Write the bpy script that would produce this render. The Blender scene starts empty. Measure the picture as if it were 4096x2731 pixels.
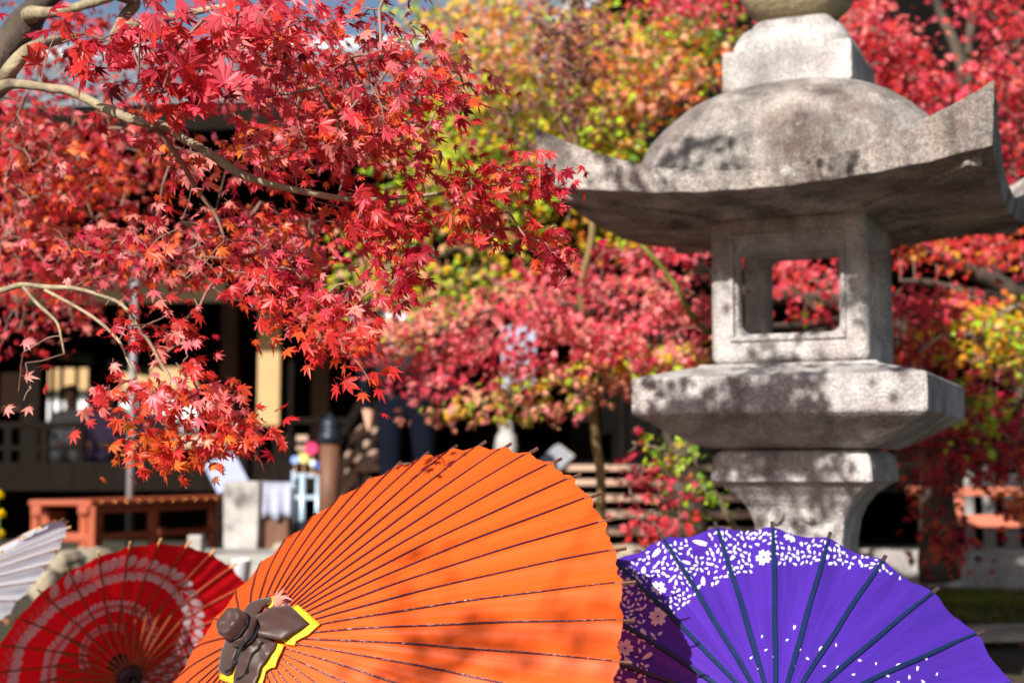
import bpy, bmesh, math, random
import numpy as np
from mathutils import Vector, Matrix
random.seed(7); rng = np.random.default_rng(11)
R_ = math.radians
sc = bpy.context.scene
COL = sc.collection

# ------------------------------------------------------------------ camera, sky, sun
F = 4096 * 50 / 36
PITCH = math.atan((1870 - 1365.5) / F)
CAM = np.array([0, 0, 1.0])
FW = np.array([0, math.cos(PITCH), math.sin(PITCH)]); UP = np.array([0, -math.sin(PITCH), math.cos(PITCH)]); RT = np.array([1.0, 0, 0])
cam = bpy.data.cameras.new('camera'); camo = bpy.data.objects.new('camera', cam); COL.objects.link(camo)
camo.location = CAM; camo.rotation_euler = (math.pi / 2 + PITCH, 0, 0)
cam.lens = 50; cam.sensor_width = 36; cam.clip_start = 0.05; cam.clip_end = 2000
cam.dof.use_dof = True; cam.dof.focus_distance = 2.55; cam.dof.aperture_fstop = 3.0
cam.dof.aperture_blades = 9
sc.camera = camo
SUN_AZ, SUN_EL = R_(27), R_(29)       # azimuth: how far left of straight behind the camera
SUN = np.array([-math.sin(SUN_AZ) * math.cos(SUN_EL), -math.cos(SUN_AZ) * math.cos(SUN_EL), math.sin(SUN_EL)])
w = bpy.data.worlds.new('World'); sc.world = w; w.use_nodes = True
nt = w.node_tree; bg = nt.nodes['Background']; sk = nt.nodes.new('ShaderNodeTexSky')
sk.sky_type = 'NISHITA'; sk.sun_disc = False; sk.sun_elevation = SUN_EL; sk.sun_rotation = math.pi + SUN_AZ
nt.links.new(sk.outputs[0], bg.inputs[0]); bg.inputs[1].default_value = 0.06
sl = bpy.data.lights.new('sun', 'SUN'); sl.energy = 5.0; sl.angle = R_(0.53); sl.color = (1, 0.955, 0.89)
so = bpy.data.objects.new('sun', sl); COL.objects.link(so)
so.rotation_euler = Vector(-SUN).to_track_quat('-Z', 'Y').to_euler(); so.location = (-6, -9, 8)
sc.view_settings.view_transform = 'Standard'; sc.view_settings.look = 'None'
sc.view_settings.exposure = 0.75; sc.view_settings.gamma = 1
sc.cycles.use_denoising = True; sc.cycles.max_bounces = 8; sc.cycles.transmission_bounces = 4
sc.cycles.sample_clamp_indirect = 6

def P(x, y, d):                      # photo pixel (4096 wide) at forward distance d -> world point
    return CAM + d * (FW + RT * (x - 2048) / F - UP * (y - 1365.5) / F)
def proj(X):
    X = np.atleast_2d(X) - CAM; z = X @ FW
    return np.stack([2048 + F * (X @ RT) / z, 1365.5 - F * (X @ UP) / z, z], -1)
def nrm(v): v = np.asarray(v, float); return v / (np.linalg.norm(v) + 1e-12)

# ------------------------------------------------------------------ materials
MATS = {}
def srgb(r, g, b, k=1.0):
    f = lambda c: ((c / 255 + 0.055) / 1.055) ** 2.4 if c > 10 else c / 255 / 12.92
    return (min(f(r) * k, 1), min(f(g) * k, 1), min(f(b) * k, 1), 1)
def mat(name, col, rough=0.7, var=0.25, scale=8.0, bump=0.0, bscale=60, spec=0.4, metal=0, transl=0.0, tcol=None, attr=None, col2=None, stretch=None, sheen=0, objcol=False, speck=None, speck_scale=300, uv=None, stain=None):
    if name in MATS: return MATS[name]
    m = bpy.data.materials.new(name); m.use_nodes = True; t = m.node_tree; N = t.nodes; L = t.links
    b = N['Principled BSDF']; out = N['Material Output']
    b.inputs['Roughness'].default_value = rough; b.inputs['Specular IOR Level'].default_value = spec; b.inputs['Metallic'].default_value = metal
    if sheen: b.inputs['Sheen Weight'].default_value = sheen
    tc = N.new('ShaderNodeTexCoord'); src = tc.outputs['Object']
    if stretch:
        mp = N.new('ShaderNodeMapping'); mp.inputs['Scale'].default_value = stretch; L.new(src, mp.inputs[0]); src = mp.outputs[0]
    if uv:
        mp = N.new('ShaderNodeMapping'); mp.inputs['Scale'].default_value = (uv[0], uv[1], 1); L.new(tc.outputs['UV'], mp.inputs[0]); src = mp.outputs[0]
    if attr or objcol:
        if attr: a = N.new('ShaderNodeAttribute'); a.attribute_name = attr; c = a.outputs['Color']
        else: a = N.new('ShaderNodeObjectInfo'); c = a.outputs['Color']
    else:
        rgb = N.new('ShaderNodeRGB'); rgb.outputs[0].default_value = (*col[:3], 1); c = rgb.outputs[0]
    if var or col2:
        nz = N.new('ShaderNodeTexNoise'); nz.inputs['Scale'].default_value = scale; nz.inputs['Detail'].default_value = 6; nz.inputs['Roughness'].default_value = .62; L.new(src, nz.inputs['Vector'])
        mr = N.new('ShaderNodeMapRange'); L.new(nz.outputs[0], mr.inputs[0]); mr.inputs[1].default_value = .3; mr.inputs[2].default_value = .7
        mx = N.new('ShaderNodeMix'); mx.data_type = 'RGBA'
        if col2:
            mr.inputs[3].default_value = 0; mr.inputs[4].default_value = 1
            L.new(mr.outputs[0], mx.inputs[0]); L.new(c, mx.inputs[6]); mx.inputs[7].default_value = (*col2[:3], 1)
        else:
            mr.inputs[3].default_value = 1 - var; mr.inputs[4].default_value = 1 + var
            cx = N.new('ShaderNodeCombineColor'); [L.new(mr.outputs[0], cx.inputs[i]) for i in range(3)]
            mx.blend_type = 'MULTIPLY'; mx.inputs[0].default_value = 1; L.new(c, mx.inputs[6]); L.new(cx.outputs[0], mx.inputs[7])
        c = mx.outputs[2]
    if speck:
        n2 = N.new('ShaderNodeTexNoise'); n2.inputs['Scale'].default_value = speck_scale; n2.inputs['Detail'].default_value = 2; L.new(tc.outputs['Object'], n2.inputs['Vector'])
        rp = N.new('ShaderNodeMapRange'); rp.inputs[1].default_value = .35; rp.inputs[2].default_value = .65; rp.inputs[3].default_value = 1 - speck; rp.inputs[4].default_value = 1 + speck; L.new(n2.outputs[0], rp.inputs[0])
        cx = N.new('ShaderNodeCombineColor'); [L.new(rp.outputs[0], cx.inputs[i]) for i in range(3)]
        mx = N.new('ShaderNodeMix'); mx.data_type = 'RGBA'; mx.blend_type = 'MULTIPLY'; mx.inputs[0].default_value = 1; L.new(c, mx.inputs[6]); L.new(cx.outputs[0], mx.inputs[7]); c = mx.outputs[2]
    if stain:                            # rain streaks, grime and pale lichen
        for sc_, st_, lo, hi, tint in ((2.6, (3.2, 3.2, .55), 1 - stain, 1.08, (1, .97, .93)), (6.0, (1, 1, 1), 1 - stain * .55, 1.0, (1, .96, .9))):
            mp = N.new('ShaderNodeMapping'); mp.inputs['Scale'].default_value = st_; L.new(tc.outputs['Object'], mp.inputs[0])
            n3 = N.new('ShaderNodeTexNoise'); n3.inputs['Scale'].default_value = sc_; n3.inputs['Detail'].default_value = 8; n3.inputs['Roughness'].default_value = .7; L.new(mp.outputs[0], n3.inputs['Vector'])
            r3 = N.new('ShaderNodeMapRange'); r3.inputs[1].default_value = .38; r3.inputs[2].default_value = .56; r3.inputs[3].default_value = lo; r3.inputs[4].default_value = hi; L.new(n3.outputs[0], r3.inputs[0])
            cx = N.new('ShaderNodeCombineColor'); [L.new(r3.outputs[0], cx.inputs[i]) for i in range(3)]
            mx = N.new('ShaderNodeMix'); mx.data_type = 'RGBA'; mx.blend_type = 'MULTIPLY'; mx.inputs[0].default_value = 1; L.new(c, mx.inputs[6]); L.new(cx.outputs[0], mx.inputs[7]); c = mx.outputs[2]
        n4 = N.new('ShaderNodeTexNoise'); n4.inputs['Scale'].default_value = 11; n4.inputs['Detail'].default_value = 9; n4.inputs['Roughness'].default_value = .75; L.new(tc.outputs['Object'], n4.inputs['Vector'])
        r4 = N.new('ShaderNodeMapRange'); r4.inputs[1].default_value = .58; r4.inputs[2].default_value = .68; r4.inputs[3].default_value = 0; r4.inputs[4].default_value = .7; L.new(n4.outputs[0], r4.inputs[0])
        mx = N.new('ShaderNodeMix'); mx.data_type = 'RGBA'; L.new(r4.outputs[0], mx.inputs[0]); L.new(c, mx.inputs[6]); mx.inputs[7].default_value = srgb(196, 202, 190); c = mx.outputs[2]
    L.new(c, b.inputs['Base Color'])
    if bump:
        nb = N.new('ShaderNodeTexNoise'); nb.inputs['Scale'].default_value = bscale; nb.inputs['Detail'].default_value = 5; L.new(src, nb.inputs['Vector'])
        bp = N.new('ShaderNodeBump'); bp.inputs['Strength'].default_value = bump; bp.inputs['Distance'].default_value = .01; L.new(nb.outputs[0], bp.inputs['Height']); L.new(bp.outputs[0], b.inputs['Normal'])
    if transl:
        tr = N.new('ShaderNodeBsdfTranslucent'); ms = N.new('ShaderNodeMixShader'); ms.inputs[0].default_value = transl
        mt = N.new('ShaderNodeMix'); mt.data_type = 'RGBA'; mt.blend_type = 'MULTIPLY'; mt.inputs[0].default_value = 1; L.new(c, mt.inputs[6]); mt.inputs[7].default_value = (*(tcol or (1, 1, 1)), 1)
        L.new(mt.outputs[2], tr.inputs[0]); L.new(b.outputs[0], ms.inputs[1]); L.new(tr.outputs[0], ms.inputs[2]); L.new(ms.outputs[0], out.inputs[0])
    MATS[name] = m; return m

# ------------------------------------------------------------------ mesh helpers
def link(o, parent=None):
    COL.objects.link(o)
    if parent is not None: o.parent = parent
    return o
def tag(o, label=None, cat=None, group=None, kind=None):
    for k, v in (('label', label), ('category', cat), ('group', group), ('kind', kind)):
        if v: o[k] = v
    return o
def empty(name, loc=(0, 0, 0), rz=0.0, label=None, cat=None, group=None):
    o = bpy.data.objects.new(name, None); o.location = loc; o.rotation_euler = (0, 0, rz); o.empty_display_size = .1
    link(o); return tag(o, label, cat, group)
class MB:
    def __init__(s): s.v = []; s.f = []
    def add(s, vs, fs):
        n = len(s.v); s.v += [tuple(map(float, p)) for p in vs]; s.f += [tuple(i + n for i in f) for f in fs]; return s
    def box(s, c, d, M=None, taper=1.0):
        x, y, z = np.array(d) / 2; vs = []
        for k in (-1, 1):
            q = taper if k > 0 else 1
            for a, b in ((-1, -1), (1, -1), (1, 1), (-1, 1)):
                p = np.array([a * x * q, b * y * q, k * z])
                if M is not None: p = np.array(M) @ p
                vs.append(p + np.array(c))
        return s.add(vs, [(3, 2, 1, 0), (4, 5, 6, 7), (0, 1, 5, 4), (1, 2, 6, 5), (2, 3, 7, 6), (3, 0, 4, 7)])
    def bar(s, a, b, wd, ht, up=(0, 0, 1)):
        a = np.array(a, float); b = np.array(b, float); t = nrm(b - a); x = nrm(np.cross(t, up)); y = np.cross(x, t)
        vs = [p + x * i * wd / 2 + y * j * ht / 2 for p in (a, b) for i, j in ((-1, -1), (1, -1), (1, 1), (-1, 1))]
        return s.add(vs, [(0, 1, 2, 3), (7, 6, 5, 4), (0, 4, 5, 1), (1, 5, 6, 2), (2, 6, 7, 3), (3, 7, 4, 0)])
    def tube(s, pts, rad, n=6, cap=True):
        pts = np.array(pts, float); m = len(pts); rad = np.broadcast_to(rad, (m,)) if np.ndim(rad) else np.full(m, rad)
        t = np.gradient(pts, axis=0); t /= np.linalg.norm(t, axis=1)[:, None] + 1e-12
        ref = np.array([0.13, 0.21, 1.0]) if abs(t[0][2]) < .9 else np.array([1.0, .1, .2])
        x = np.cross(t, ref); x /= np.linalg.norm(x, axis=1)[:, None] + 1e-12; y = np.cross(t, x)
        a = np.arange(n) * 2 * np.pi / n
        V = pts[:, None] + rad[:, None, None] * (np.cos(a)[None, :, None] * x[:, None] + np.sin(a)[None, :, None] * y[:, None])
        fs = [(i * n + j, i * n + (j + 1) % n, (i + 1) * n + (j + 1) % n, (i + 1) * n + j) for i in range(m - 1) for j in range(n)]
        if cap: fs += [tuple(range(n))[::-1], tuple((m - 1) * n + j for j in range(n))]
        return s.add(V.reshape(-1, 3), fs)
    def lathe(s, prof, n=24, c=(0, 0, 0), sq=2.0, rot=0.0):
        # sq: superellipse exponent of the cross-section (2 round, large = square)
        vs = []
        for r, z in prof:
            for j in range(n):
                a = 2 * math.pi * j / n + rot; ca, sa = math.cos(a), math.sin(a)
                q = (abs(ca) ** sq + abs(sa) ** sq) ** (-1 / sq)
                vs.append((c[0] + r * q * ca, c[1] + r * q * sa, c[2] + z))
        m = len(prof)
        fs = [(i * n + j, i * n + (j + 1) % n, (i + 1) * n + (j + 1) % n, (i + 1) * n + j) for i in range(m - 1) for j in range(n)]
        fs += [tuple(range(n))[::-1], tuple((m - 1) * n + j for j in range(n))]
        return s.add(vs, fs)
    def sqloft(s, prof, k=10):
        q = np.linspace(-1, 1, k + 1)[:-1]; per = [(t, -1) for t in q] + [(1, t) for t in q] + [(-t, 1) for t in q] + [(-1, -t) for t in q]; n = len(per); m = len(prof)
        s.add([(r * x, r * y, z) for r, z in prof for x, y in per], [(i * n + j, i * n + (j + 1) % n, (i + 1) * n + (j + 1) % n, (i + 1) * n + j) for i in range(m - 1) for j in range(n)] + [tuple(range(n))[::-1], tuple((m - 1) * n + j for j in range(n))]); return s
    def mesh(s, name):
        me = bpy.data.meshes.new(name); me.from_pydata(s.v, [], s.f); me.update(); return me
    def build(s, name, m, parent=None, smooth=False, bevel=0, seg=2, sub=0):
        o = bpy.data.objects.new(name, s.mesh(name)); link(o, parent); o.data.materials.append(m)
        if smooth: o.data.polygons.foreach_set('use_smooth', [True] * len(o.data.polygons))
        if bevel:
            b = o.modifiers.new('b', 'BEVEL'); b.width = bevel; b.segments = seg; b.limit_method = 'ANGLE'; b.angle_limit = R_(35)
        if sub: d = o.modifiers.new('s', 'SUBSURF'); d.levels = d.render_levels = sub
        return o
def smooth_path(pts, k=6):
    p = np.array(pts, float); q = np.vstack([2 * p[0] - p[1], p, 2 * p[-1] - p[-2]]); out = []
    for i in range(1, len(q) - 2):
        for u in np.linspace(0, 1, k, endpoint=False):
            a, b, c, d = q[i - 1], q[i], q[i + 1], q[i + 2]
            out.append(.5 * (2 * b + (c - a) * u + (2 * a - 5 * b + 4 * c - d) * u * u + (3 * b - a - 3 * c + d) * u ** 3))
    out.append(p[-1]); return np.array(out)
def inpoly(poly, pts):
    poly = np.array(poly, float); x, y = pts[:, 0], pts[:, 1]; ins = np.zeros(len(pts), bool); j = len(poly) - 1
    for i in range(len(poly)):
        xi, yi = poly[i]; xj, yj = poly[j]
        c = ((yi > y) != (yj > y)) & (x < (xj - xi) * (y - yi) / (yj - yi + 1e-9) + xi); ins ^= c; j = i
    return ins
def sample_poly(poly, n):
    poly = np.array(poly, float); lo, hi = poly.min(0), poly.max(0); out = np.zeros((0, 2))
    while len(out) < n:
        q = lo + rng.random((n * 3, 2)) * (hi - lo); out = np.vstack([out, q[inpoly(poly, q)]])
    return out[:n]
def vnoise(p, f, seed=0):            # cheap smooth pseudo noise for displacing vertices
    p = np.atleast_2d(p) * f + seed * 7.3
    return (np.sin(p[:, 0] * 1.7 + 1.3 * np.sin(p[:, 1] * 1.1 + seed)) + np.sin(p[:, 1] * 1.9 + 1.1 * np.sin(p[:, 2] * 1.3)) + np.sin(p[:, 2] * 2.1 + 1.7 * np.sin(p[:, 0] * .9))) / 3

# ------------------------------------------------------------------ surfaces
M_stone = mat('granite', srgb(192, 188, 185), .85, scale=7, col2=srgb(136, 126, 122), stain=.30, bump=.7, bscale=90, speck=.32, speck_scale=170, spec=.25)
M_stone_roof = mat('weathered_granite', srgb(182, 174, 166), .88, scale=4, col2=srgb(104, 90, 83), stain=.5, bump=.8, bscale=60, speck=.32, speck_scale=150, spec=.2)
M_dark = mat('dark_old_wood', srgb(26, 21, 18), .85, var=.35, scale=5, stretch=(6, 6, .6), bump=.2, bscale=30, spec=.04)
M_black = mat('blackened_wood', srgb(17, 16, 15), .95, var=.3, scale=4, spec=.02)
M_brown = mat('brown_wood', srgb(104, 68, 48), .6, var=.3, scale=6, stretch=(5, 5, .5), bump=.2, bscale=30)
M_weather = mat('weathered_wood', srgb(172, 142, 122), .75, var=.3, scale=5, stretch=(.6, 6, 6), bump=.3, bscale=40)
M_pale = mat('pale_cypress', srgb(178, 144, 98), .7, var=.16, scale=7, stretch=(8, 8, .5))
M_greywood = mat('grey_wood', srgb(150, 146, 140), .8, var=.25, scale=5, stretch=(.6, 6, 6), bump=.3, bscale=40)
M_verm = mat('vermilion_paint', srgb(160, 76, 46), .55, var=.12, scale=6)
M_plaster = mat('cream_plaster', srgb(176, 156, 124), .9, var=.1)
M_paperwhite = mat('shoji_paper', srgb(232, 230, 224), .9, var=.05, transl=.4)
M_tile = mat('roof_tile', srgb(138, 144, 150), .5, var=.25, scale=3, spec=.5)
M_bark = mat('maple_bark', srgb(176, 160, 128), .8, scale=16, col2=srgb(92, 78, 66), bump=.5, bscale=60, spec=.25)
M_barkdark = mat('dark_bark', srgb(98, 86, 74), .85, scale=9, col2=srgb(54, 46, 40), bump=.5, bscale=50, spec=.2)
M_twig = mat('twig_bark', srgb(128, 98, 86), .7, var=.35, scale=20)
M_leaf = mat('maple_leaf', (1, 1, 1), .42, var=.12, scale=40, attr='leafcol', transl=.46, tcol=(1.0, .9, .85), spec=.55)
M_leafo = mat('maple_leaf_single', (1, 1, 1), .42, var=.16, scale=3, objcol=True, transl=.46, tcol=(1.0, .9, .85), spec=.55)
M_white = mat('white_paint', srgb(225, 225, 228), .5, var=.04)
M_metal = mat('grey_metal', srgb(150, 154, 160), .4, var=.1, metal=.6)
M_skin = mat('skin', srgb(214, 160, 136), .55, var=.05)

# ------------------------------------------------------------------ ground (terrace behind, lawn in front)
def gz(x, y):
    s = np.clip((y - 3.2) / 3.3, 0, 1); z = .46 * s * s * (3 - 2 * s)
    sx = np.clip((x - 1.0) / .6, 0, 1); z = z - .07 * sx * (y < 7.3) * s
    return z + .012 * np.sin(x * 2.3 + y) * np.cos(y * 1.7) * (1 - s)
def ground():
    xs = np.concatenate([[-600, -120, -40, -20], np.linspace(-12, 12, 97), [20, 40, 120, 600]])
    ys = np.concatenate([[-600, -100, -20], np.linspace(-6, 8, 113), np.linspace(9, 30, 22), [60, 200, 900]])
    X, Y = np.meshgrid(xs, ys); Z = gz(X, Y); nx = len(xs)
    m = MB(); m.add(np.stack([X, Y, Z], -1).reshape(-1, 3), [(j * nx + i, j * nx + i + 1, (j + 1) * nx + i + 1, (j + 1) * nx + i) for j in range(len(ys) - 1) for i in range(nx - 1)])
    o = m.build('ground', mat('earth', srgb(66, 54, 44), .95, scale=2.2, col2=srgb(46, 50, 28), bump=.6, bscale=25), smooth=True); tag(o, kind='structure')
ground()

# ------------------------------------------------------------------ maple leaves
def leaf_mesh(name, detail, seed):
    r = random.Random(seed)
    ang = [0, 36, 74, 118]; ln = [1.0, .9, .7, .42]
    lobes = [(-ang[i], ln[i]) for i in (3, 2, 1)] + [(0, 1.0)] + [(ang[i], ln[i]) for i in (1, 2, 3)]
    lobes = [(a + r.uniform(-5, 5), l * r.uniform(.9, 1.08)) for a, l in lobes]
    pts = []
    for i, (a, l) in enumerate(lobes):
        aprev = lobes[i - 1][0] if i else a - 40; anext = lobes[i + 1][0] if i < 6 else a + 40
        if i == 0: pts.append((a - 34, .14 * l))
        if detail >= 2:
            for f, wd in ((.42, 20), (.55, 18), (.57, 15.5), (.72, 11.5), (.74, 9), (.88, 4)): pts.append((a - wd * (.5 + .5 * l), f * l))
            pts.append((a, l))
            for f, wd in ((.88, 4), (.74, 9), (.72, 11.5), (.57, 15.5), (.55, 18), (.42, 20)): pts.append((a + wd * (.5 + .5 * l), f * l))
        else:
            pts += [(a - 16, .52 * l), (a, l), (a + 16, .52 * l)]
        pts.append(((a + anext) / 2, .36 * min(l, lobes[min(i + 1, 6)][1]) + .05) if i < 6 else (a + 34, .14 * l))
    curl = r.uniform(.05, .85); fold = r.uniform(-.1, .4); tw = r.uniform(-.4, .4)
    V = [(0, 0, 0)]; 
    for a, q in pts:
        x, y = q * math.sin(R_(a)), q * math.cos(R_(a))
        da = min(abs(a - l[0]) for l in lobes)
        V.append((x, y, -curl * q * q * (.6 + .4 * abs(math.sin(R_(a) * 1.7 + seed))) - .012 * da * q + fold * abs(x) * .5 + tw * x * y))
    n = len(pts); fs = [(0, i + 1, i) for i in range(1, n)]
    # petiole
    k = len(V); V += [(-.012, 0, 0), (.012, 0, 0), (.05 * tw + .012, -.55, .05), (.05 * tw - .012, -.55, .05)]; fs.append((k, k + 1, k + 2, k + 3))
    me = bpy.data.meshes.new(name); me.from_pydata(V, [], fs); me.update(); return me
LEAF_HI = [leaf_mesh('leaf', 2, s) for s in range(8)]
LEAF_LO = [leaf_mesh('leaf_simple', 1, s + 20) for s in range(8)]
for me in LEAF_HI: me.materials.append(M_leafo)
def marr(me):
    V = np.array([v.co for v in me.vertices]); loops = np.array([l.vertex_index for l in me.loops]); ls = np.array([p.loop_start for p in me.polygons]); lt = np.array([p.loop_total for p in me.polygons])
    return V, loops, ls, lt
LO_ARR = [marr(m) for m in LEAF_LO]
class Leaves:
    def __init__(s): s.d = []
    def add(s, pos, tip, nor, size, col): s.d.append((np.array(pos), nrm(tip), np.array(nor, float), size, col))
    def frames(s):
        pos = np.array([d[0] for d in s.d]); y = np.array([d[1] for d in s.d]); z = np.array([d[2] for d in s.d])
        z = z - (z * y).sum(1)[:, None] * y; z /= np.linalg.norm(z, axis=1)[:, None] + 1e-9; x = np.cross(y, z)
        return pos, x, y, z, np.array([d[3] for d in s.d]), np.array([d[4] for d in s.d])
    def build(s, parent, most=300):
        pos, x, y, z, size, col = s.frames(); n = len(pos)
        pr = proj(pos); vis = (pr[:, 0] > -20) & (pr[:, 0] < 4116) & (pr[:, 1] > -20) & (pr[:, 1] < 2750) & (pr[:, 2] > .5)
        key = np.where(vis, size / np.maximum(pr[:, 2], .1), 0) * (.35 + .65 * np.abs((z * nrm(CAM - pos.mean(0))).sum(1)))
        order = np.argsort(-key); top = set(order[:most].tolist()) if n > most else set(range(n))
        top = {i for i in top if key[i] > 0}
        var = rng.integers(0, 8, n)
        for i in sorted(top):
            o = bpy.data.objects.new('leaf', LEAF_HI[var[i]])
            M = Matrix([[*(x[i] * size[i]).tolist()[:1], 0, 0, 0]] * 4)
            X, Y, Z = x[i] * size[i], y[i] * size[i], z[i] * size[i]; p = pos[i]
            o.matrix_world = Matrix(((X[0], Y[0], Z[0], p[0]), (X[1], Y[1], Z[1], p[1]), (X[2], Y[2], Z[2], p[2]), (0, 0, 0, 1)))
            c = col[i]; o.color = (c[0], c[1], c[2], 1); COL.objects.link(o); o.parent = parent
        rest = np.array([i for i in range(n) if i not in top], int)
        if not len(rest): return
        VS, LS, ST, TT, CC = [], [], [], [], []; vo = 0; lo = 0
        for k in range(8):
            idx = rest[var[rest] == k]
            if not len(idx): continue
            V, loops, ls, lt = LO_ARR[k]
            W = pos[idx][:, None] + size[idx][:, None, None] * (V[None, :, 0:1] * x[idx][:, None] + V[None, :, 1:2] * y[idx][:, None] + V[None, :, 2:3] * z[idx][:, None])
            m = len(idx); nv = len(V)
            VS.append(W.reshape(-1, 3)); LS.append((loops[None] + (np.arange(m) * nv)[:, None]).ravel() + vo)
            ST.append((ls[None] + (np.arange(m) * len(loops))[:, None]).ravel() + lo); TT.append(np.tile(lt, m)); CC.append(np.repeat(col[idx], nv, 0))
            vo += m * nv; lo += m * len(loops)
        VS = np.vstack(VS); LS = np.concatenate(LS); ST = np.concatenate(ST); TT = np.concatenate(TT); CC = np.vstack(CC)
        me = bpy.data.meshes.new('foliage'); me.vertices.add(len(VS)); me.vertices.foreach_set('co', VS.ravel()); me.loops.add(len(LS)); me.loops.foreach_set('vertex_index', LS.astype(np.int32))
        me.polygons.add(len(ST)); me.polygons.foreach_set('loop_start', ST.astype(np.int32)); me.polygons.foreach_set('loop_total', TT.astype(np.int32)); me.update(calc_edges=True)
        a = me.attributes.new('leafcol', 'FLOAT_COLOR', 'POINT'); a.data.foreach_set('color', np.hstack([CC[:, :3], np.ones((len(CC), 1))]).astype(np.float32).ravel())
        me.materials.append(M_leaf); o = bpy.data.objects.new('foliage', me); link(o, parent); o['kind'] = 'stuff'
PAL = {
    'crimson': srgb(178, 30, 52), 'red': srgb(206, 52, 50), 'orangered': srgb(216, 84, 46), 'orange': srgb(228, 116, 48), 'dark': srgb(112, 12, 26),
    'pink': srgb(236, 128, 128), 'peach': srgb(236, 166, 126), 'yellow': srgb(222, 184, 40), 'lime': srgb(176, 196, 44), 'green': srgb(98, 132, 30), 'olive': srgb(150, 140, 40),
    'mauve': srgb(120, 62, 66), 'brown': srgb(160, 100, 84), 'gold': srgb(216, 140, 30), 'rose': srgb(220, 76, 92), 'amber': srgb(200, 110, 40)}
def pick(pal):
    ks = list(pal); k = random.choices(ks, [pal[q] for q in ks])[0]; c = PAL[k]; j = random.uniform(.75, 1.2)
    return (min(c[0] * j, 1), min(c[1] * j * random.uniform(.8, 1.25), 1), min(c[2] * j, 1))
def spray(L, c, n, spread, size, pal, out, droop=.7, one=None, face=.6):
    """a spray of leaves round the end of a twig"""
    base = pick(pal)
    for k in range(n):
        off = rng.normal(0, 1, 3) * np.array(spread); p = c + off
        oh = nrm(np.array([off[0], off[1], 0]) + .4 * np.array(out) + rng.normal(0, .25, 3))
        tip = nrm(oh * .8 + np.array([0, 0, -droop]) + rng.normal(0, .25, 3))
        nor = nrm(face * SUN + np.array([0, 0, .45]) + rng.normal(0, .42, 3))
        col = base if random.random() < .7 else pick(pal)
        L.add(p, tip, nor, size * random.uniform(.5, 1.15), col)
def grow(skel, skr, targets, r0=.0009, r1=.00055, wob=.02, rmax=.0034, sides=5):
    """join every target to the nearest node already in the tree: natural forking twigs"""
    nodes = [np.array(p) for p in skel]; T = np.array(targets); n0 = len(nodes)
    NP = np.array(nodes); D = np.linalg.norm(T[:, None] - NP[None], axis=2); near = D.argmin(1); dist = D.min(1); left = np.ones(len(T), bool)
    par = {}; idx = {}
    for _ in range(len(T)):
        d = np.where(left, dist, 1e9); i = int(d.argmin()); left[i] = False
        nid = len(nodes); nodes.append(T[i]); par[nid] = int(near[i]); idx[i] = nid
        dn = np.linalg.norm(T - T[i], axis=1) * 1.04; b = dn < dist; near = np.where(b, nid, near); dist = np.where(b, dn, dist)
    cnt = {k: 1 for k in par}
    for k in sorted(par, reverse=True):
        if par[k] in cnt: cnt[par[k]] += cnt[k]
    m = MB()
    for k in sorted(par):
        a, b = nodes[par[k]], nodes[k]; ln = np.linalg.norm(b - a)
        if ln < 1e-4: continue
        mid = (a + b) / 2 + rng.normal(0, wob, 3) * ln * 3 + np.array([0, 0, .08 * ln]); q = (a * .3 + mid * .7); q2 = (b * .3 + mid * .7) + rng.normal(0, wob, 3) * ln
        ra = min(r0 + r1 * math.sqrt(cnt[k] + 1), rmax); rb = min(r0 + r1 * math.sqrt(cnt[k]), rmax)
        sp_ = smooth_path([a, q, q2, b], 2); m.tube(sp_, np.linspace(ra, rb, len(sp_)), sides, cap=False)
    return m
def tree(name, label, loc, limbs, specs, size, twig=(.0007, .0005), most=300, trunkmat=M_bark, group='maple trees around the lantern', lsides=10):
    """limbs: list of (points, radii, material); specs: (pixel polygon or list of world points, depth range, clusters, leaves, spread, palette)"""
    root = empty(name, loc, 0, label, 'tree', group); inv = np.array(loc)
    skel = []
    for pts, rad, mm, nm in limbs:
        sp = smooth_path(pts, 7); rr = np.interp(np.linspace(0, 1, len(sp)), np.linspace(0, 1, len(rad)), rad)
        sp = sp + np.stack([vnoise(sp, 9, 1), vnoise(sp, 9, 2), vnoise(sp, 9, 3)], 1) * np.minimum(rr, .03)[:, None] * .5
        rr = rr * (1 + .12 * vnoise(sp, 25, 5))
        m = MB(); m.tube(sp - inv, rr, lsides); m.build(nm, mm, root, smooth=True)
        skel += list(sp)
    L = Leaves(); tg = []
    for poly, dr, ncl, nl, spread, pal, *sf in specs:
        if callable(poly): C3 = poly(ncl)
        else:
            q = sample_poly(poly, ncl); dd = dr[0] + rng.random(len(q)) * (dr[1] - dr[0]); C3 = [P(a[0], a[1], d) for a, d in zip(q, dd)]
        for c in C3:
            tg.append(c); spray(L, c - inv, max(1, int(rng.poisson(nl))) if nl else 0, spread, size * (sf[0] if sf else 1), pal, nrm(c - skel[0]))
    grow(np.array(skel) - inv, None, np.array(tg) - inv, *twig).build('twigs', M_twig, root, smooth=True)['kind'] = 'stuff'
    # leaves are stored in the root's frame; the picture size test needs the world
    for i, d in enumerate(L.d): L.d[i] = (d[0] + inv, *d[1:])
    rest = L
    n0 = len(COL.objects); before = set(COL.objects)
    rest.build(root, most)
    for o in COL.objects:
        if o not in before: o.matrix_parent_inverse = Matrix.Translation(-Vector(loc))
    return root

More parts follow.
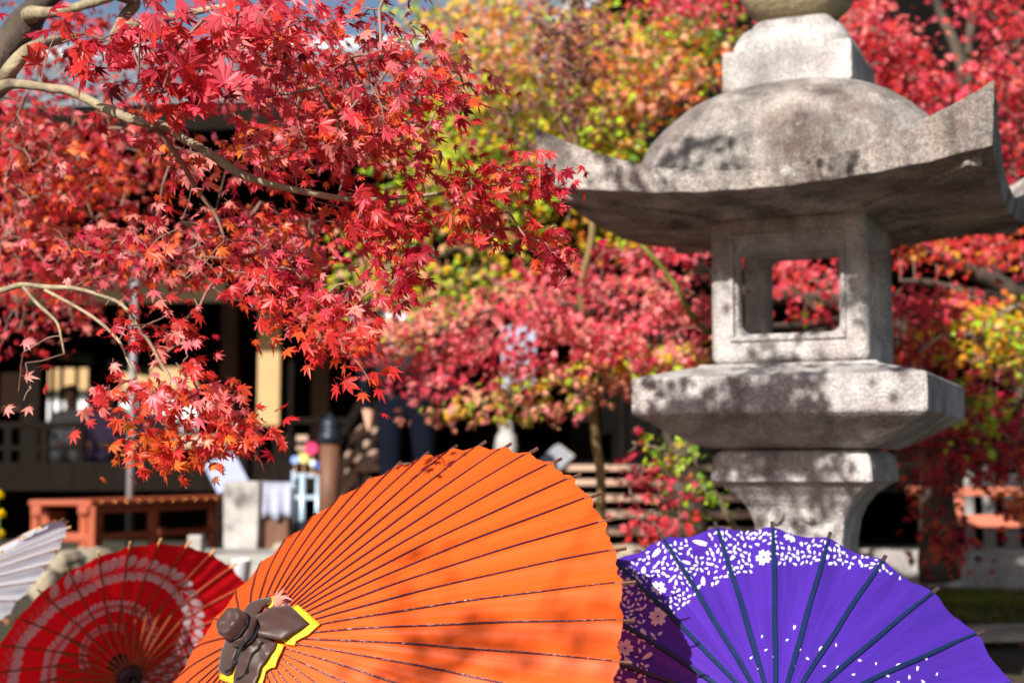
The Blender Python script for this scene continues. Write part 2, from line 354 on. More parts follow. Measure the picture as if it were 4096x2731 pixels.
# ------------------------------------------------------------------ stone lantern
LC = np.array([0.889, 4.3]); LTH = 0.42
def lantern():
    root = empty('stone_lantern', (LC[0], LC[1], .18), -LTH, 'tall grey granite lantern with upswept roof and open fire box', 'lantern')
    Z = -.18
    def loft(prof, sq, n=64): 
        m = MB(); prof = [(r, z + Z) for r, z in prof]
        return m.lathe(prof, n, sq=sq, rot=math.pi / n) if sq < 12 else m.sqloft(prof)
    def rough(o, amp, f):
        co = np.array([v.co for v in o.data.vertices]); nn = np.array([v.normal for v in o.data.vertices]); co += nn * (vnoise(co, f, 3) * amp)[:, None]; o.data.vertices.foreach_set('co', co.ravel())
    # base and shaft
    b = MB(); b.box((0, 0, .27 + Z), (.78, .78, .22)); b.box((0, 0, .44 + Z), (.60, .60, .12)); b.build('base', M_stone, root, bevel=.02)
    sh = loft([(.19, .5), (.165, .55), (.140, .62), (.128, .7), (.126, .78), (.133, .84), (.15, .885), (.175, .92), (.205, .945), (.222, .956)], 14); sh.build('shaft', M_stone, root, bevel=.006, seg=3)
    cp = loft([(.228, .957), (.234, .962), (.231, 1.0), (.226, 1.03), (.215, 1.046), (.205, 1.052)], 14); cp.build('capital', M_stone, root, smooth=False, bevel=.003)
    pl = loft([(.235, 1.056), (.265, 1.066), (.335, 1.105), (.395, 1.140), (.410, 1.150), (.413, 1.156), (.414, 1.250), (.410, 1.256), (.33, 1.276), (.262, 1.292), (.255, 1.30)], 40, 96); o = pl.build('platform', M_stone, root, bevel=.004); rough(o, .0015, 40)
    # carved relief on the shaft front: leaf and wing like raised forms
    rel = MB()
    for cx, cz, L, wd, an in ((-.06, .865, .06, .020, 60), (-.035, .80, .075, .018, 28), (.03, .86, .05, .014, -35), (.055, .80, .07, .018, -62), (.0, .745, .06, .016, 85), (-.06, .73, .06, .017, -30), (.06, .72, .05, .015, 35)):
        a = R_(an); ys = -.150 if cz > .85 else -.131
        vs = []; fs = []
        for i, u in enumerate(np.linspace(-1, 1, 9)):
            ww = wd * math.sqrt(max(1 - u * u, .0)) + .001
            for k, h in ((-1, .0), (-.45, .006), (.35, .007), (1, 0)):
                x = u * L / 2; y = k * ww; vs.append((cx + x * math.cos(a) - y * math.sin(a), ys - h * (1 - u * u * .7), cz + Z + x * math.sin(a) + y * math.cos(a)))
        for i in range(8):
            for k in range(3): fs.append((i * 4 + k, i * 4 + k + 1, i * 4 + k + 5, i * 4 + k + 4))
        rel.add(vs, fs)
    rel.build('carved_relief', M_stone, root, smooth=True)
    # fire box: four corner posts, sill and lintel rings, open window on each side
    fb = bmesh.new(); H = .23; zo, z1 = 1.30, 1.74
    def cell(x0, x1, y0, y1, za, zb):
        g = MB(); g.box(((x0 + x1) / 2, (y0 + y1) / 2, (za + zb) / 2 + Z), (x1 - x0, y1 - y0, zb - za)); return g
    # build as a frame grid: cells of a 3x3x3 box without the windows and the inside, then merged
    gx = [-H, -.146, .146, H]; gz_ = [zo, 1.39, 1.66, z1]; keep = set()
    for i in range(3):
        for j in range(3):
            for k in range(3):
                core = (i == 1) + (j == 1) + (k == 1)
                if core >= 2 and k == 1: continue
                if core == 3: continue
                keep.add((i, j, k))
    vid = {}
    def V(i, j, k):
        if (i, j, k) not in vid: vid[(i, j, k)] = fb.verts.new((gx[i], gx[j], gz_[k] + Z))
        return vid[(i, j, k)]
    for (i, j, k) in keep:
        for d, q in (((1, 0, 0), [(1, 0, 0), (1, 1, 0), (1, 1, 1), (1, 0, 1)]), ((-1, 0, 0), [(0, 0, 0), (0, 0, 1), (0, 1, 1), (0, 1, 0)]), ((0, 1, 0), [(0, 1, 0), (0, 1, 1), (1, 1, 1), (1, 1, 0)]), ((0, -1, 0), [(0, 0, 0), (1, 0, 0), (1, 0, 1), (0, 0, 1)]), ((0, 0, 1), [(0, 0, 1), (1, 0, 1), (1, 1, 1), (0, 1, 1)]), ((0, 0, -1), [(0, 0, 0), (0, 1, 0), (1, 1, 0), (1, 0, 0)])):
            if (i + d[0], j + d[1], k + d[2]) in keep: continue
            fb.faces.new([V(i + a, j + b_, k + c) for a, b_, c in q])
    me = bpy.data.meshes.new('fire_box'); fb.to_mesh(me); fb.free(); o = bpy.data.objects.new('fire_box', me); link(o, root); me.materials.append(M_stone)
    bv = o.modifiers.new('b', 'BEVEL'); bv.width = .028; bv.segments = 5; bv.limit_method = 'ANGLE'; bv.angle_limit = R_(40)
    me.polygons.foreach_set('use_smooth', [True] * len(me.polygons))
    # raised rim round the window on the front and back
    for s in (-1, 1):
        f = MB(); t = .014; a, b_, c, d = -.170, .170, 1.366, 1.684
        for (xa, xb, za, zb) in ((a, b_, c, c + t), (a, b_, d - t, d), (a, a + t, c + t, d - t), (b_ - t, b_, c + t, d - t)):
            f.box(((xa + xb) / 2, s * (H + .002), (za + zb) / 2 + Z), (xb - xa, .016, zb - za))
        f.build('window_rim', M_stone, root, bevel=.006)
    # roof
    n = 73; u = np.sin(np.linspace(-1, 1, n) * math.pi / 2 * .86) / math.sin(math.pi / 2 * .86); U, W = np.meshgrid(u, u); HW = .625
    uv = np.abs(U * W); s = np.maximum(np.abs(U), np.abs(W)); rr = (np.abs(U) ** 2.7 + np.abs(W) ** 2.7) ** (1 / 2.7)
    lift = uv ** 2.1
    dome = np.clip(1 - (rr / .80) ** 2.2, 0, None) ** .50 * .372
    foot = np.exp(-((rr - .80) / .06) ** 2) * .012
    rise = np.clip((s - .55) / .45, 0, 1) ** 1.5
    zt = 1.795 + dome + foot + .172 * lift * rise ** .5 + .006 * np.clip(s - .8, 0, 1)
    zb = 1.742 + .058 * lift
    pull = 1 - .03 * (1 - lift)          # the eave line draws in between the corners
    def grid(Zg, hw): return np.stack([U * hw, W * hw, Zg + Z], -1).reshape(-1, 3)
    T = grid(zt, HW * pull); Bt = grid(zb, (HW - .010) * pull)
    T += np.stack([vnoise(T, 45, 2) * .0025, vnoise(T, 52, 3) * .0025, vnoise(T, 18, 1) * .004 + vnoise(T, 70, 6) * .0015], 1); Bt += np.stack([vnoise(Bt, 45, 5) * .003, vnoise(Bt, 52, 7) * .003, vnoise(Bt, 30, 8) * .003], 1); m = MB(); I = lambda i, j: j * n + i
    m.add(np.vstack([T, Bt]), [(I(i, j), I(i + 1, j), I(i + 1, j + 1), I(i, j + 1)) for j in range(n - 1) for i in range(n - 1)] + [(I(i, j + 1) + n * n, I(i + 1, j + 1) + n * n, I(i + 1, j) + n * n, I(i, j) + n * n) for j in range(n - 1) for i in range(n - 1)]
          + [(I(i + 1, 0), I(i, 0), I(i, 0) + n * n, I(i + 1, 0) + n * n) for i in range(n - 1)] + [(I(i, n - 1), I(i + 1, n - 1), I(i + 1, n - 1) + n * n, I(i, n - 1) + n * n) for i in range(n - 1)]
          + [(I(0, j), I(0, j + 1), I(0, j + 1) + n * n, I(0, j) + n * n) for j in range(n - 1)] + [(I(n - 1, j + 1), I(n - 1, j), I(n - 1, j) + n * n, I(n - 1, j + 1) + n * n) for j in range(n - 1)])
    roof = m.build('roof', M_stone_roof, root); e = roof.modifiers.new('b', 'BEVEL'); e.width = .007; e.segments = 2; e.limit_method = 'ANGLE'; e.angle_limit = R_(55)
    roof.data.polygons.foreach_set('use_smooth', [i < 2 * (n - 1) ** 2 for i in range(len(roof.data.polygons))])
    under = loft([(.20, 1.725), (.262, 1.731), (.285, 1.742), (.36, 1.752)], 10, 48); under.build('bracket', M_stone_roof, roof, smooth=True)
    for k in range(4):
        a = math.pi / 4 + k * math.pi / 2; c = np.array([math.cos(a), math.sin(a)]); g = MB()
        g.bar((*(c * .27), 1.738 + Z), (*(c * .80), 1.778 + Z), .05, .035); g.build('corner_rib', M_stone_roof, roof, bevel=.008)
    nk = loft([(.188, 2.120), (.194, 2.132), (.194, 2.240), (.188, 2.248), (.160, 2.250)], 14); nk.build('neck_block', M_stone, root, bevel=.006, seg=3)
    lo = loft([(.178, 2.246), (.178, 2.262), (.170, 2.288), (.152, 2.318), (.128, 2.332), (.126, 2.340), (.112, 2.356), (.08, 2.362)], 7, 64); lo.build('lotus_seat', M_stone, root, smooth=True, bevel=.003)
    bl = MB(); bl.lathe([(r, z + Z) for r, z in [(.07, 2.352), (.115, 2.375), (.155, 2.41), (.182, 2.46), (.190, 2.51), (.180, 2.57), (.15, 2.63), (.10, 2.69), (.05, 2.735), (.012, 2.76)]], 48); bl.build('jewel_finial', mat('mossy_granite', srgb(170, 156, 128), .9, scale=5, col2=srgb(112, 104, 62), bump=.5, speck=.3, speck_scale=150), root, smooth=True)
lantern()

# ------------------------------------------------------------------ paper umbrellas
class Wagasa:
    def __init__(s, c, n, R, h, N, phi, sgn, k=1.25, valley=.02, rim=.962):
        s.c = np.array(c); s.n = nrm(n); s.R = R; s.h = h; s.N = N; s.phi = phi; s.sg = sgn; s.k = k; s.val = valley; s.rim = rim
        s.a = nrm(np.cross(s.n, [0, 0, 1.])); s.b = np.cross(s.n, s.a)
    def H(s, r): return s.h * s.R * (1 - (np.maximum(r, 0) / s.R) ** s.k)
    def dip(s, r, th):
        t = ((th - s.phi) / (2 * np.pi / s.N)) % 1.0
        return -s.val * np.minimum(r, s.R) * (1 - np.abs(2 * t - 1) ** 1.05) * np.clip(r / s.R * 1.6 - .15, 0, 1)
    def pt(s, r, th, off=0.0):           # local (origin at c)
        r = np.asarray(r, float); th = np.asarray(th, float)
        return (s.H(r) + s.dip(r, th) + off)[..., None] * s.n + r[..., None] * (np.cos(th)[..., None] * s.a + np.sin(th)[..., None] * s.b)
    def ray(s, px, py):                  # photo pixel -> (r, theta) on the canopy
        d = P(px, py, 1) - CAM; hh = .4 * s.h * s.R; o = CAM - s.c
        for _ in range(40):
            t = (hh - o @ s.n) / (d @ s.n); X = o + t * d; q = X - (X @ s.n) * s.n; r = np.linalg.norm(q); hh += .6 * (float(s.H(min(r, s.R))) - hh)
        return r, math.atan2(q @ s.b, q @ s.a)
def wagasa(name, label, W, m_paper, m_rib, m_tip, ribw=.004, ribh=.003, side=1, struts=False, m_shaft=None, tipl=.05, hubmat=None, seg=8):
    """side +1: ribs lie on the outside of the paper; -1: on the inside"""
    root = empty(name, tuple(W.c), 0, label, 'umbrella', 'paper umbrellas set open on the ground'); N = W.N
    rs = W.R * np.concatenate([np.linspace(.03, .9, 18), np.linspace(.92, 1, 4)]); nth = N * seg; V = []
    r01 = rs / W.R
    for i, r in enumerate(rs):
        th = W.phi + W.sg * 0 + 2 * np.pi * np.arange(nth) / nth; t = (np.arange(nth) / seg) % 1
        jit = .0035 * np.sin(np.arange(nth) * 2.7 + 3 * np.sin(np.arange(nth) * .61))
        rr = np.where(i == len(rs) - 1, W.R * (W.rim - .014 * np.sin(np.pi * t) + jit), r * W.rim)
        wr = .0010 * np.sin(th * N * 2.0 + 9 * r01[i] + 2 * np.sin(th * 5)) * r01[i] + .0012 * vnoise(np.stack([np.cos(th) * 3, np.sin(th) * 3, np.full(nth, r * 18)], 1), 3, 2) * np.sin(np.pi * t)
        V.append(W.pt(rr, th, wr))
    V = np.array(V); nr = len(rs)
    m = MB(); m.add(V.reshape(-1, 3), [(i * nth + j, i * nth + (j + 1) % nth, (i + 1) * nth + (j + 1) % nth, (i + 1) * nth + j) for i in range(nr - 1) for j in range(nth)])
    can = m.build('canopy', m_paper, root, smooth=True)
    ul = can.data.uv_layers.new(name='UVMap'); li = 0
    for i in range(nr - 1):
        for j in range(nth):
            for (a, b) in ((i, j), (i, j + 1), (i + 1, j + 1), (i + 1, j)): ul.data[li].uv = (b / seg, a / (nr - 1)); li += 1
    for k in range(N):
        th = W.phi + 2 * np.pi * k / N; rr = np.linspace(.055, W.R * .955, 14); pc = W.pt(rr, np.full(14, th), side * (ribh * .4)); tg = np.cross(W.n, np.cos(th) * W.a + np.sin(th) * W.b)
        wob = np.sin(rr * 31 + k * 1.7) * .0006 + np.sin(rr * 9 + k) * .0006
        pc = pc + wob[:, None] * tg
        wd = ribw * np.interp(np.linspace(0, 1, 14), [0, .3, .8, 1], [.75, 1, .95, .6]) / 2; hh = ribh / 2 * np.ones(14)
        vs = []
        for i in range(14):
            for a, b in ((-1, -1), (1, -1), (.7, 1), (-.7, 1)): vs.append(pc[i] + tg * a * wd[i] + W.n * side * b * hh[i])
        fs = [(i * 4 + j, i * 4 + (j + 1) % 4, (i + 1) * 4 + (j + 1) % 4, (i + 1) * 4 + j) for i in range(13) for j in range(4)] + [(0, 1, 2, 3), (55, 54, 53, 52)]
        g = MB(); g.add(vs, fs); rb = g.build('rib', m_rib, root)
        a = W.pt(np.array(W.R * .945), np.array(th), -.0025 * 1); b = W.pt(np.array(W.R * (1.0 + .004 * math.sin(k * 2.3))), np.array(th), -.0025)
        q = MB(); q.bar(a, b, ribw * .62 + .0012, .0055, W.n); q.build('rib_tip', m_tip, rb)
    ax = lambda z: W.n * z
    L = W.h * W.R
    sh = MB(); sh.tube([ax(L + .005), ax(L - W.R * 1.25)], .0105, 12); sh.build('shaft', m_shaft or M_brown, root, smooth=True)
    hub = MB(); zz = L - .05
    prof = [(.02, 0.0), (.032, .004), (.034, .03), (.026, .045)]
    def lat(prof, z0, nm, mm, dirn=1):
        g = MB(); n = 24; vs = []
        for r, z in prof:
            for j in range(n): vs.append(ax(z0 + z * dirn) + r * (math.cos(j * math.pi / 12) * W.a + math.sin(j * math.pi / 12) * W.b))
        mN = len(prof); g.add(vs, [(i * n + j, i * n + (j + 1) % n, (i + 1) * n + (j + 1) % n, (i + 1) * n + j) for i in range(mN - 1) for j in range(n)] + [tuple(range(n)), tuple((mN - 1) * n + j for j in range(n))]); return g.build(nm, mm, root, smooth=True, bevel=.002)
    lat([(.014, 0), (.03, .003), (.033, .03), (.02, .042)], L - .05, 'hub', hubmat or M_brown)
    if struts:
        zr = L - .10; lat([(.012, -.02), (.034, -.016), (.040, 0.0), (.036, .02), (.014, .03)], zr, 'runner', hubmat or M_brown)
        for k in range(N):
            th = W.phi + 2 * np.pi * k / N; a = ax(zr) + .034 * (math.cos(th) * W.a + math.sin(th) * W.b); b = W.pt(np.array(W.R * .47), np.array(th), -.006)
            g = MB(); g.bar(a, b, .005, .004, W.n); g.build('strut', m_rib, root)
    return root, can
def place(c, R0, R1): return CAM + (np.array(c) - CAM) * R1 / R0
M_orange = mat('orange_oiled_paper', srgb(255, 103, 34), .5, var=.11, scale=1.0, uv=(3.2, 2.2), transl=.42, tcol=(1, .9, .6), spec=.35, bump=.22, bscale=1.0)
M_purple = mat('purple_oiled_paper', srgb(80, 44, 166), .46, var=.20, scale=1.0, uv=(3.0, 1.6), transl=.28, tcol=(.9, .8, 1), spec=.4, bump=.5, bscale=1.0)
M_red = mat('red_oiled_paper', srgb(252, 20, 38), .5, var=.1, scale=1, uv=(3, 2), transl=.45, tcol=(1, .6, .6), spec=.3)
M_whitep = mat('white_oiled_paper', srgb(238, 238, 244), .55, var=.06, scale=1, uv=(3, 2), transl=.62, spec=.3)
M_lac = mat('dark_lacquer', srgb(50, 26, 44), .22, var=.15, spec=.7, bump=.5, bscale=160)
M_navy = mat('navy_lacquer', srgb(18, 40, 74), .4, var=.2, spec=.5, bump=.3, bscale=120)
M_bamboo = mat('bamboo', srgb(196, 146, 92), .5, var=.2, scale=20)
M_bambood = mat('tan_bamboo', srgb(112, 78, 60), .5, var=.25, scale=20)
M_redrib = mat('red_stained_bamboo', srgb(150, 70, 40), .5, var=.2, scale=20)

WO = Wagasa(place((-.2285, 2.1037, .6453), .48, .58), (-.5821, -.5884, .5612), .58, .441, 48, .016, -1, k=1.22, valley=.012, rim=.974)
ro, co = wagasa('paper_umbrella', 'large orange paper umbrella with dark lacquered ribs and brown cloth cap', WO, M_orange, M_lac, M_bambood, .0031, .0032, 1)
WP = Wagasa(place((.4234, 2.4422, .4931), .48, .53), (-.0497, -.8499, .5246), .53, .412, 28, -1.2283, -1, k=1.2, valley=.030, rim=.968)
rp, cp_ = wagasa('paper_umbrella', 'purple paper umbrella printed with white cherry petals, in front of the lantern', WP, M_purple, M_navy, mat('dark_tip_bamboo', srgb(66, 52, 50), .5, var=.2), .0105, .005, 1, tipl=.05)
WR = Wagasa(place((-1.2038, 4.559, .3403), .48, .43), (-.5844, .7179, .3783), .43, .243, 30, 3.6816, 1, k=1.3, valley=.009)
rr_, cr = wagasa('paper_umbrella', 'red paper umbrella with white garland rings, seen from its ribbed inside', WR, M_red, M_redrib, M_bamboo, .0052, .004, -1, struts=True, m_shaft=M_black, hubmat=mat('purple_hub', srgb(52, 28, 36), .5))
WW = Wagasa(place((-1.349, 3.3459, .566), .43, .50), (-.7352, -.0359, .6769), .50, .326, 36, 4.0767, 1, k=1.3, valley=.03, rim=.982)
rw, cw = wagasa('paper_umbrella', 'white paper umbrella with tan ribs at the left edge', WW, M_whitep, M_bamboo, M_bamboo, .005, .004, -1, struts=True)

# prints on the paper: thin flat shapes lying on the canopy
def petal2d(cx, cy, L, wd, an, notch=.22):
    p = [(-.5, 0), (-.3, .32), (.05, .5), (.38, .42), (.5, .22), (.5 - notch, 0), (.5, -.22), (.38, -.42), (.05, -.5), (-.3, -.32)]
    c, s = math.cos(an), math.sin(an); return [(cx + x * L * c - y * wd * s, cy + x * L * s + y * wd * c) for x, y in p]
def print_on(W, polys, name, m, parent, off, flipsub=0):
    g = MB()
    for poly in polys:
        poly = list(poly); cx = sum(p[0] for p in poly) / len(poly); cy = sum(p[1] for p in poly) / len(poly)
        ring = []; mid = []
        for x, y in poly:
            r, th = W.ray(x, y); ring.append((r, th)); r2, th2 = W.ray((x + cx) / 2, (y + cy) / 2); mid.append((r2, th2))
        c = W.ray(cx, cy)
        if max(r for r, _ in ring) > W.R * (W.rim - .012): continue
        n = len(poly); vs = [W.pt(np.array(r), np.array(t), off) for r, t in ring] + [W.pt(np.array(r), np.array(t), off) for r, t in mid] + [W.pt(np.array(c[0]), np.array(c[1]), off)]
        g.add(vs, [(i, (i + 1) % n, n + (i + 1) % n, n + i) for i in range(n)] + [(n + i, n + (i + 1) % n, 2 * n) for i in range(n)])
    o = g.build(name, m, parent, smooth=True); o['kind'] = 'stuff'; return o
M_prw = mat('white_print', srgb(222, 220, 232), .55, var=.03, transl=.25)
band = [(2440, 2290), (2560, 2220), (2660, 2150), (2860, 2095), (3080, 2090), (3310, 2140), (3540, 2240), (3660, 2310), (3640, 2318), (3600, 2300), (3480, 2272), (3300, 2248), (3150, 2250), (3040, 2266), (2960, 2292), (2850, 2330), (2790, 2372), (2735, 2425), (2690, 2462), (2640, 2540), (2600, 2640), (2570, 2760), (2430, 2760)]
flowers = [(2635, 2345, 31, .3), (2632, 2462, 36, .9), (2500, 2585, 34, .1), (3055, 2224, 31, .6), (3165, 2128, 31, 0)]
pet = []; occ = [(f[0], f[1], f[2] + 14) for f in flowers]
for (x, y, L, wd, an) in ((2625, 2205, 44, 22, -.7), (2800, 2160, 66, 20, .35), (2745, 2245, 40, 17, .2), (2813, 2317, 44, 20, 1.6), (2575, 2270, 36, 20, 1.7), (2930, 2228, 30, 16, -.9), (2572, 2525, 38, 24, 1.2), (2588, 2620, 50, 18, -.5), (2510, 2640, 44, 22, 1.0), (2525, 2720, 52, 22, .2), (2795, 2345, 28, 14, 2.2)):
    pet.append(petal2d(x, y, L, wd, an, .12)); occ.append((x, y, L * .55))
q = sample_poly(band, 5000)
for x, y in q:
    if all((x - a) ** 2 + (y - b) ** 2 > (c + 9.0) ** 2 for a, b, c in occ):
        L = random.uniform(16, 25); pet.append(petal2d(x, y, L, L * .52, random.uniform(0, 6.28))); occ.append((x, y, 8.2))
drift = []
for k in range(400):                 # a drift of loose petals low on the right
    x = 3000 + 760 * random.random(); y = 2590 + .16 * (x - 3000) + random.gauss(0, 45)
    if y < 2725 and len(drift) < 26 and all((x - a) ** 2 + (y - b) ** 2 > 46 ** 2 for a, b in drift):
        L = random.choice([15, 17, 19, 21, 24]); pet.append(petal2d(x, y, L, L * .55, random.uniform(0, 6.28), .32)); drift.append((x, y))
for fx, fy, fr, a0 in flowers:
    for k in range(5):
        a = a0 + k * 2 * math.pi / 5; pet.append(petal2d(fx + fr * .56 * math.cos(a), fy + fr * .56 * math.sin(a), fr * .98, fr * .78, a, .2))
print_on(WP, pet, 'petal_print', M_prw, cp_, .0016)
dots = []
for fx, fy, fr, a0 in flowers:
    dots.append([(fx + fr * .16 * math.cos(t), fy + fr * .13 * math.sin(t)) for t in np.linspace(0, 6.28, 9)[:-1]])
    for k in range(10):
        a = a0 + k * math.pi / 5; dots.append([(fx + fr * .36 * math.cos(a) + fr * .05 * math.cos(t), fy + fr * .36 * math.sin(a) + fr * .05 * math.sin(t)) for t in np.linspace(0, 6.28, 7)[:-1]])
print_on(WP, dots, 'stamen_print', M_purple, cp_, .0026)
def garland(path, plen, pw, step, rad):
    p = smooth_path([(*a, 0) for a in path], 24)[:, :2]; d = np.r_[0, np.cumsum(np.linalg.norm(np.diff(p, axis=0), axis=1))]; out = []; stems = []
    for i, s_ in enumerate(np.arange(0, d[-1], step)):
        x, y = np.interp(s_, d, p[:, 0]), np.interp(s_, d, p[:, 1]); x2, y2 = np.interp(s_ + 8, d, p[:, 0]), np.interp(s_ + 8, d, p[:, 1]); a = math.atan2(y2 - y, x2 - x + 1e-9)
        f = 1.15 - .4 * s_ / d[-1]
        for sd in (-1, 1):
            b = a + sd * (.72 + .1 * math.sin(i)); L = plen * f * (1.1 if sd < 0 else .85)
            cx, cy = x + math.cos(b) * (L * .78), y + math.sin(b) * (L * .78)
            out.append([(cx + math.cos(t) * L * .5 * math.cos(b) - math.sin(t) * pw * f * .5 * math.sin(b), cy + math.cos(t) * L * .5 * math.sin(b) + math.sin(t) * pw * f * .5 * math.cos(b)) for t in np.linspace(0, 2 * math.pi, 11)[:-1]])
            for dd in (-.3, 0, .3):
                e = b + dd; w_ = 1.3; stems.append([(x - math.sin(e) * w_, y + math.cos(e) * w_), (x + math.cos(e) * L * .62 - math.sin(e) * w_ * .6, y + math.sin(e) * L * .62 + math.cos(e) * w_ * .6), (x + math.cos(e) * L * .62 + math.sin(e) * w_ * .6, y + math.sin(e) * L * .62 - math.cos(e) * w_ * .6), (x + math.sin(e) * w_, y - math.cos(e) * w_)])
    return out, stems
g1, s1 = garland([(5, 2780), (28, 2676), (70, 2550), (149, 2457), (252, 2377), (363, 2321), (466, 2284), (550, 2278), (620, 2292), (690, 2328), (738, 2385), (765, 2450), (760, 2530), (730, 2600), (685, 2655), (625, 2710), (560, 2760)], 58, 33, 36, 0)
g2, s2 = garland([(196, 2780), (197, 2690), (205, 2640), (224, 2596), (261, 2550), (300, 2505), (352, 2464), (402, 2436), (466, 2423), (527, 2432), (575, 2458), (598, 2495), (602, 2535), (592, 2573)], 31, 17, 20, 0)
g3, s3 = garland([(345, 2680), (330, 2620), (352, 2555), (400, 2518), (462, 2506), (500, 2520)], 18, 10, 13, 0)
print_on(WR, g1 + g2 + g3, 'garland_print', mat('garland_white', srgb(246, 242, 250), .6, var=.04, transl=.45), cr, -.0016)
print_on(WR, s1 + s2 + s3, 'garland_stem_print', mat('garland_pink', srgb(222, 150, 160), .6, var=.04, transl=.3), cr, -.0022)

# cloth cap on the orange umbrella
def cap():
    M_satin = mat('brown_satin', srgb(66, 45, 39), .46, var=.15, scale=60, spec=.45, sheen=.1, bump=.08, bscale=500)
    M_yel = mat('yellow_lining', srgb(226, 186, 40), .6, var=.06, scale=30, transl=.15)
    W = WO; n = W.n
    z0 = 800; k = 700 / 2282.0
    zc = lambda x, y: (800 + x * k, 2250 + y * k)
    base = None
    def flap(poly, name, m, lift, par, bulge=0.0, wr=.0013, thick=.0016):
        bm = bmesh.new(); vs = [bm.verts.new((x / 1000, y / 1000, 0)) for x, y in poly]; bm.faces.new(vs); bmesh.ops.triangulate(bm, faces=bm.faces)
        for _ in range(4): bmesh.ops.subdivide_edges(bm, edges=[e for e in bm.edges if e.calc_length() > .07], cuts=1); bmesh.ops.triangulate(bm, faces=bm.faces)
        P2 = np.array([(v.co.x * 1000, v.co.y * 1000) for v in bm.verts]); cc = P2.mean(0); sz = np.linalg.norm(P2 - cc, axis=1).max()
        for v, (x, y) in zip(bm.verts, P2):
            r, th = W.ray(*zc(x, y)); rr = np.linalg.norm([x - cc[0], y - cc[1]]) / sz
            wv = .0022 * math.cos(7 * math.atan2(y - 1000, x - 800)) * math.exp(-((math.hypot(x - 800, y - 1000) - 190) / 170) ** 2) + wr * (math.sin(x * .018 + y * .011) + .6 * math.sin(y * .03 - x * .012)) + bulge * (1 - rr * rr)
            d0 = math.hypot(x - 800, y - 1000)
            v.co = Vector(W.pt(np.array(r), np.array(th), 0)) + Vector(n) * (lift(d0) + wv)
        me = bpy.data.meshes.new(name); bm.to_mesh(me); bm.free(); me.polygons.foreach_set('use_smooth', [True] * len(me.polygons)); me.materials.append(m)
        o = bpy.data.objects.new(name, me); link(o, par); s = o.modifiers.new('s', 'SOLIDIFY'); s.thickness = thick; s.offset = 0; return o
    lf = lambda top, end, L: (lambda d: end + (top - end) * max(0, 1 - d / L) ** 1.5)
    fl = [([(760, 760), (885, 735), (1060, 668), (1230, 600), (1360, 722), (1475, 830), (1330, 960), (1180, 1085), (1000, 1065), (850, 1035), (760, 980)], [(1150, 640), (1300, 566), (1450, 690), (1597, 822), (1440, 960), (1285, 1045), (1268, 1100), (1170, 1092), (1050, 1000), (1050, 760)], .012),
          ([(800, 1000), (850, 1045), (960, 1065), (1062, 1090), (1035, 1200), (985, 1290), (945, 1330), (880, 1400), (850, 1500), (800, 1620), (760, 1760), (480, 1760), (520, 1560), (550, 1400), (590, 1215), (680, 1080)], [(980, 1070), (1142, 1096), (1080, 1240), (1020, 1390), (960, 1400), (900, 1440), (870, 1540), (830, 1660), (780, 1800), (640, 1800), (680, 1500), (760, 1200)], .006),
          ([(600, 1000), (640, 1120), (582, 1212), (530, 1340), (470, 1490), (400, 1508), (308, 1462), (370, 1290), (440, 1065), (520, 1000)], [(420, 1125), (360, 1270), (310, 1420), (275, 1535), (380, 1572), (470, 1600), (505, 1560), (535, 1420), (560, 1250), (500, 1150)], .010),
          ([(700, 760), (670, 670), (820, 570), (960, 478), (975, 545), (910, 640), (850, 720), (780, 800)], [(930, 490), (1020, 402), (1036, 420), (1032, 490), (1000, 570), (940, 610), (880, 600), (890, 530)], .010)]
    # knob: gathered round the tip, flat topped with eight soft sides
    A = n * (W.h * W.R); n8 = 48
    def ring(prof, name, m, par, wob, ex=0):
        vs = []
        for r, z in prof:
            for j in range(n8):
                t = 2 * math.pi * j / n8; q = r * (math.cos(math.pi / 8) / math.cos((t + .3) % (math.pi / 4) - math.pi / 8)) * (1 + .4 * wob * math.cos(8 * t + 5 * z) + .015 * math.cos(16 * t + 1) + .03 * math.sin(3 * t + 40 * z)); 
                vs.append(A + n * (z + .0012 * math.sin(5 * t + 90 * z)) + q * (math.cos(t) * W.a + math.sin(t) * W.b))
        g = MB(); N_ = len(prof); g.add(vs, [(i * n8 + j, i * n8 + (j + 1) % n8, (i + 1) * n8 + (j + 1) % n8, (i + 1) * n8 + j) for i in range(N_ - 1) for j in range(n8)] + [tuple(range(n8)), tuple((N_ - 1) * n8 + j for j in range(n8))])
        return g.build(name, m, par, smooth=True)
    base = ring([(.020, .038), (.0245, .043), (.0268, .048), (.0268, .064), (.0255, .068), (.022, .0703), (.015, .0692), (.007, .0682), (.002, .0680)], 'cloth_cap', M_satin, ro, .022); base['label'] = 'brown satin cap with yellow lining'
    ring([(.040, -.012), (.037, .002), (.031, .012), (.026, .020), (.0265, .024)], 'skirt', M_satin, base, .035)
    ring([(.024, .019), (.028, .026), (.031, .032), (.029, .040), (.025, .044)], 'gather', M_satin, base, .06)
    for poly, yp, bl in fl:
        f = flap(poly, 'flap', M_satin, lf(.020, .0095, 520), base, bl)
        flap(yp, 'lining', M_yel, lf(.013, .0058, 520), base, .001, .0006)
    M_cord = mat('black_cord', srgb(16, 18, 24), .6, var=.1)
    g = MB(); t = np.linspace(0, 2 * math.pi, 40); g.tube([A + n * (.047 + .001 * math.sin(7 * u)) + .0255 * (math.cos(u) * W.a + math.sin(u) * W.b) for u in t], .0018, 6, False)
    g.tube([A + n * .0235 + .0272 * (math.cos(u) * W.a + math.sin(u) * W.b) for u in t], .0014, 6, False)
    def ap(x, y, lift):
        r, th = W.ray(*zc(x, y)); return W.pt(np.array(r), np.array(th), lift)
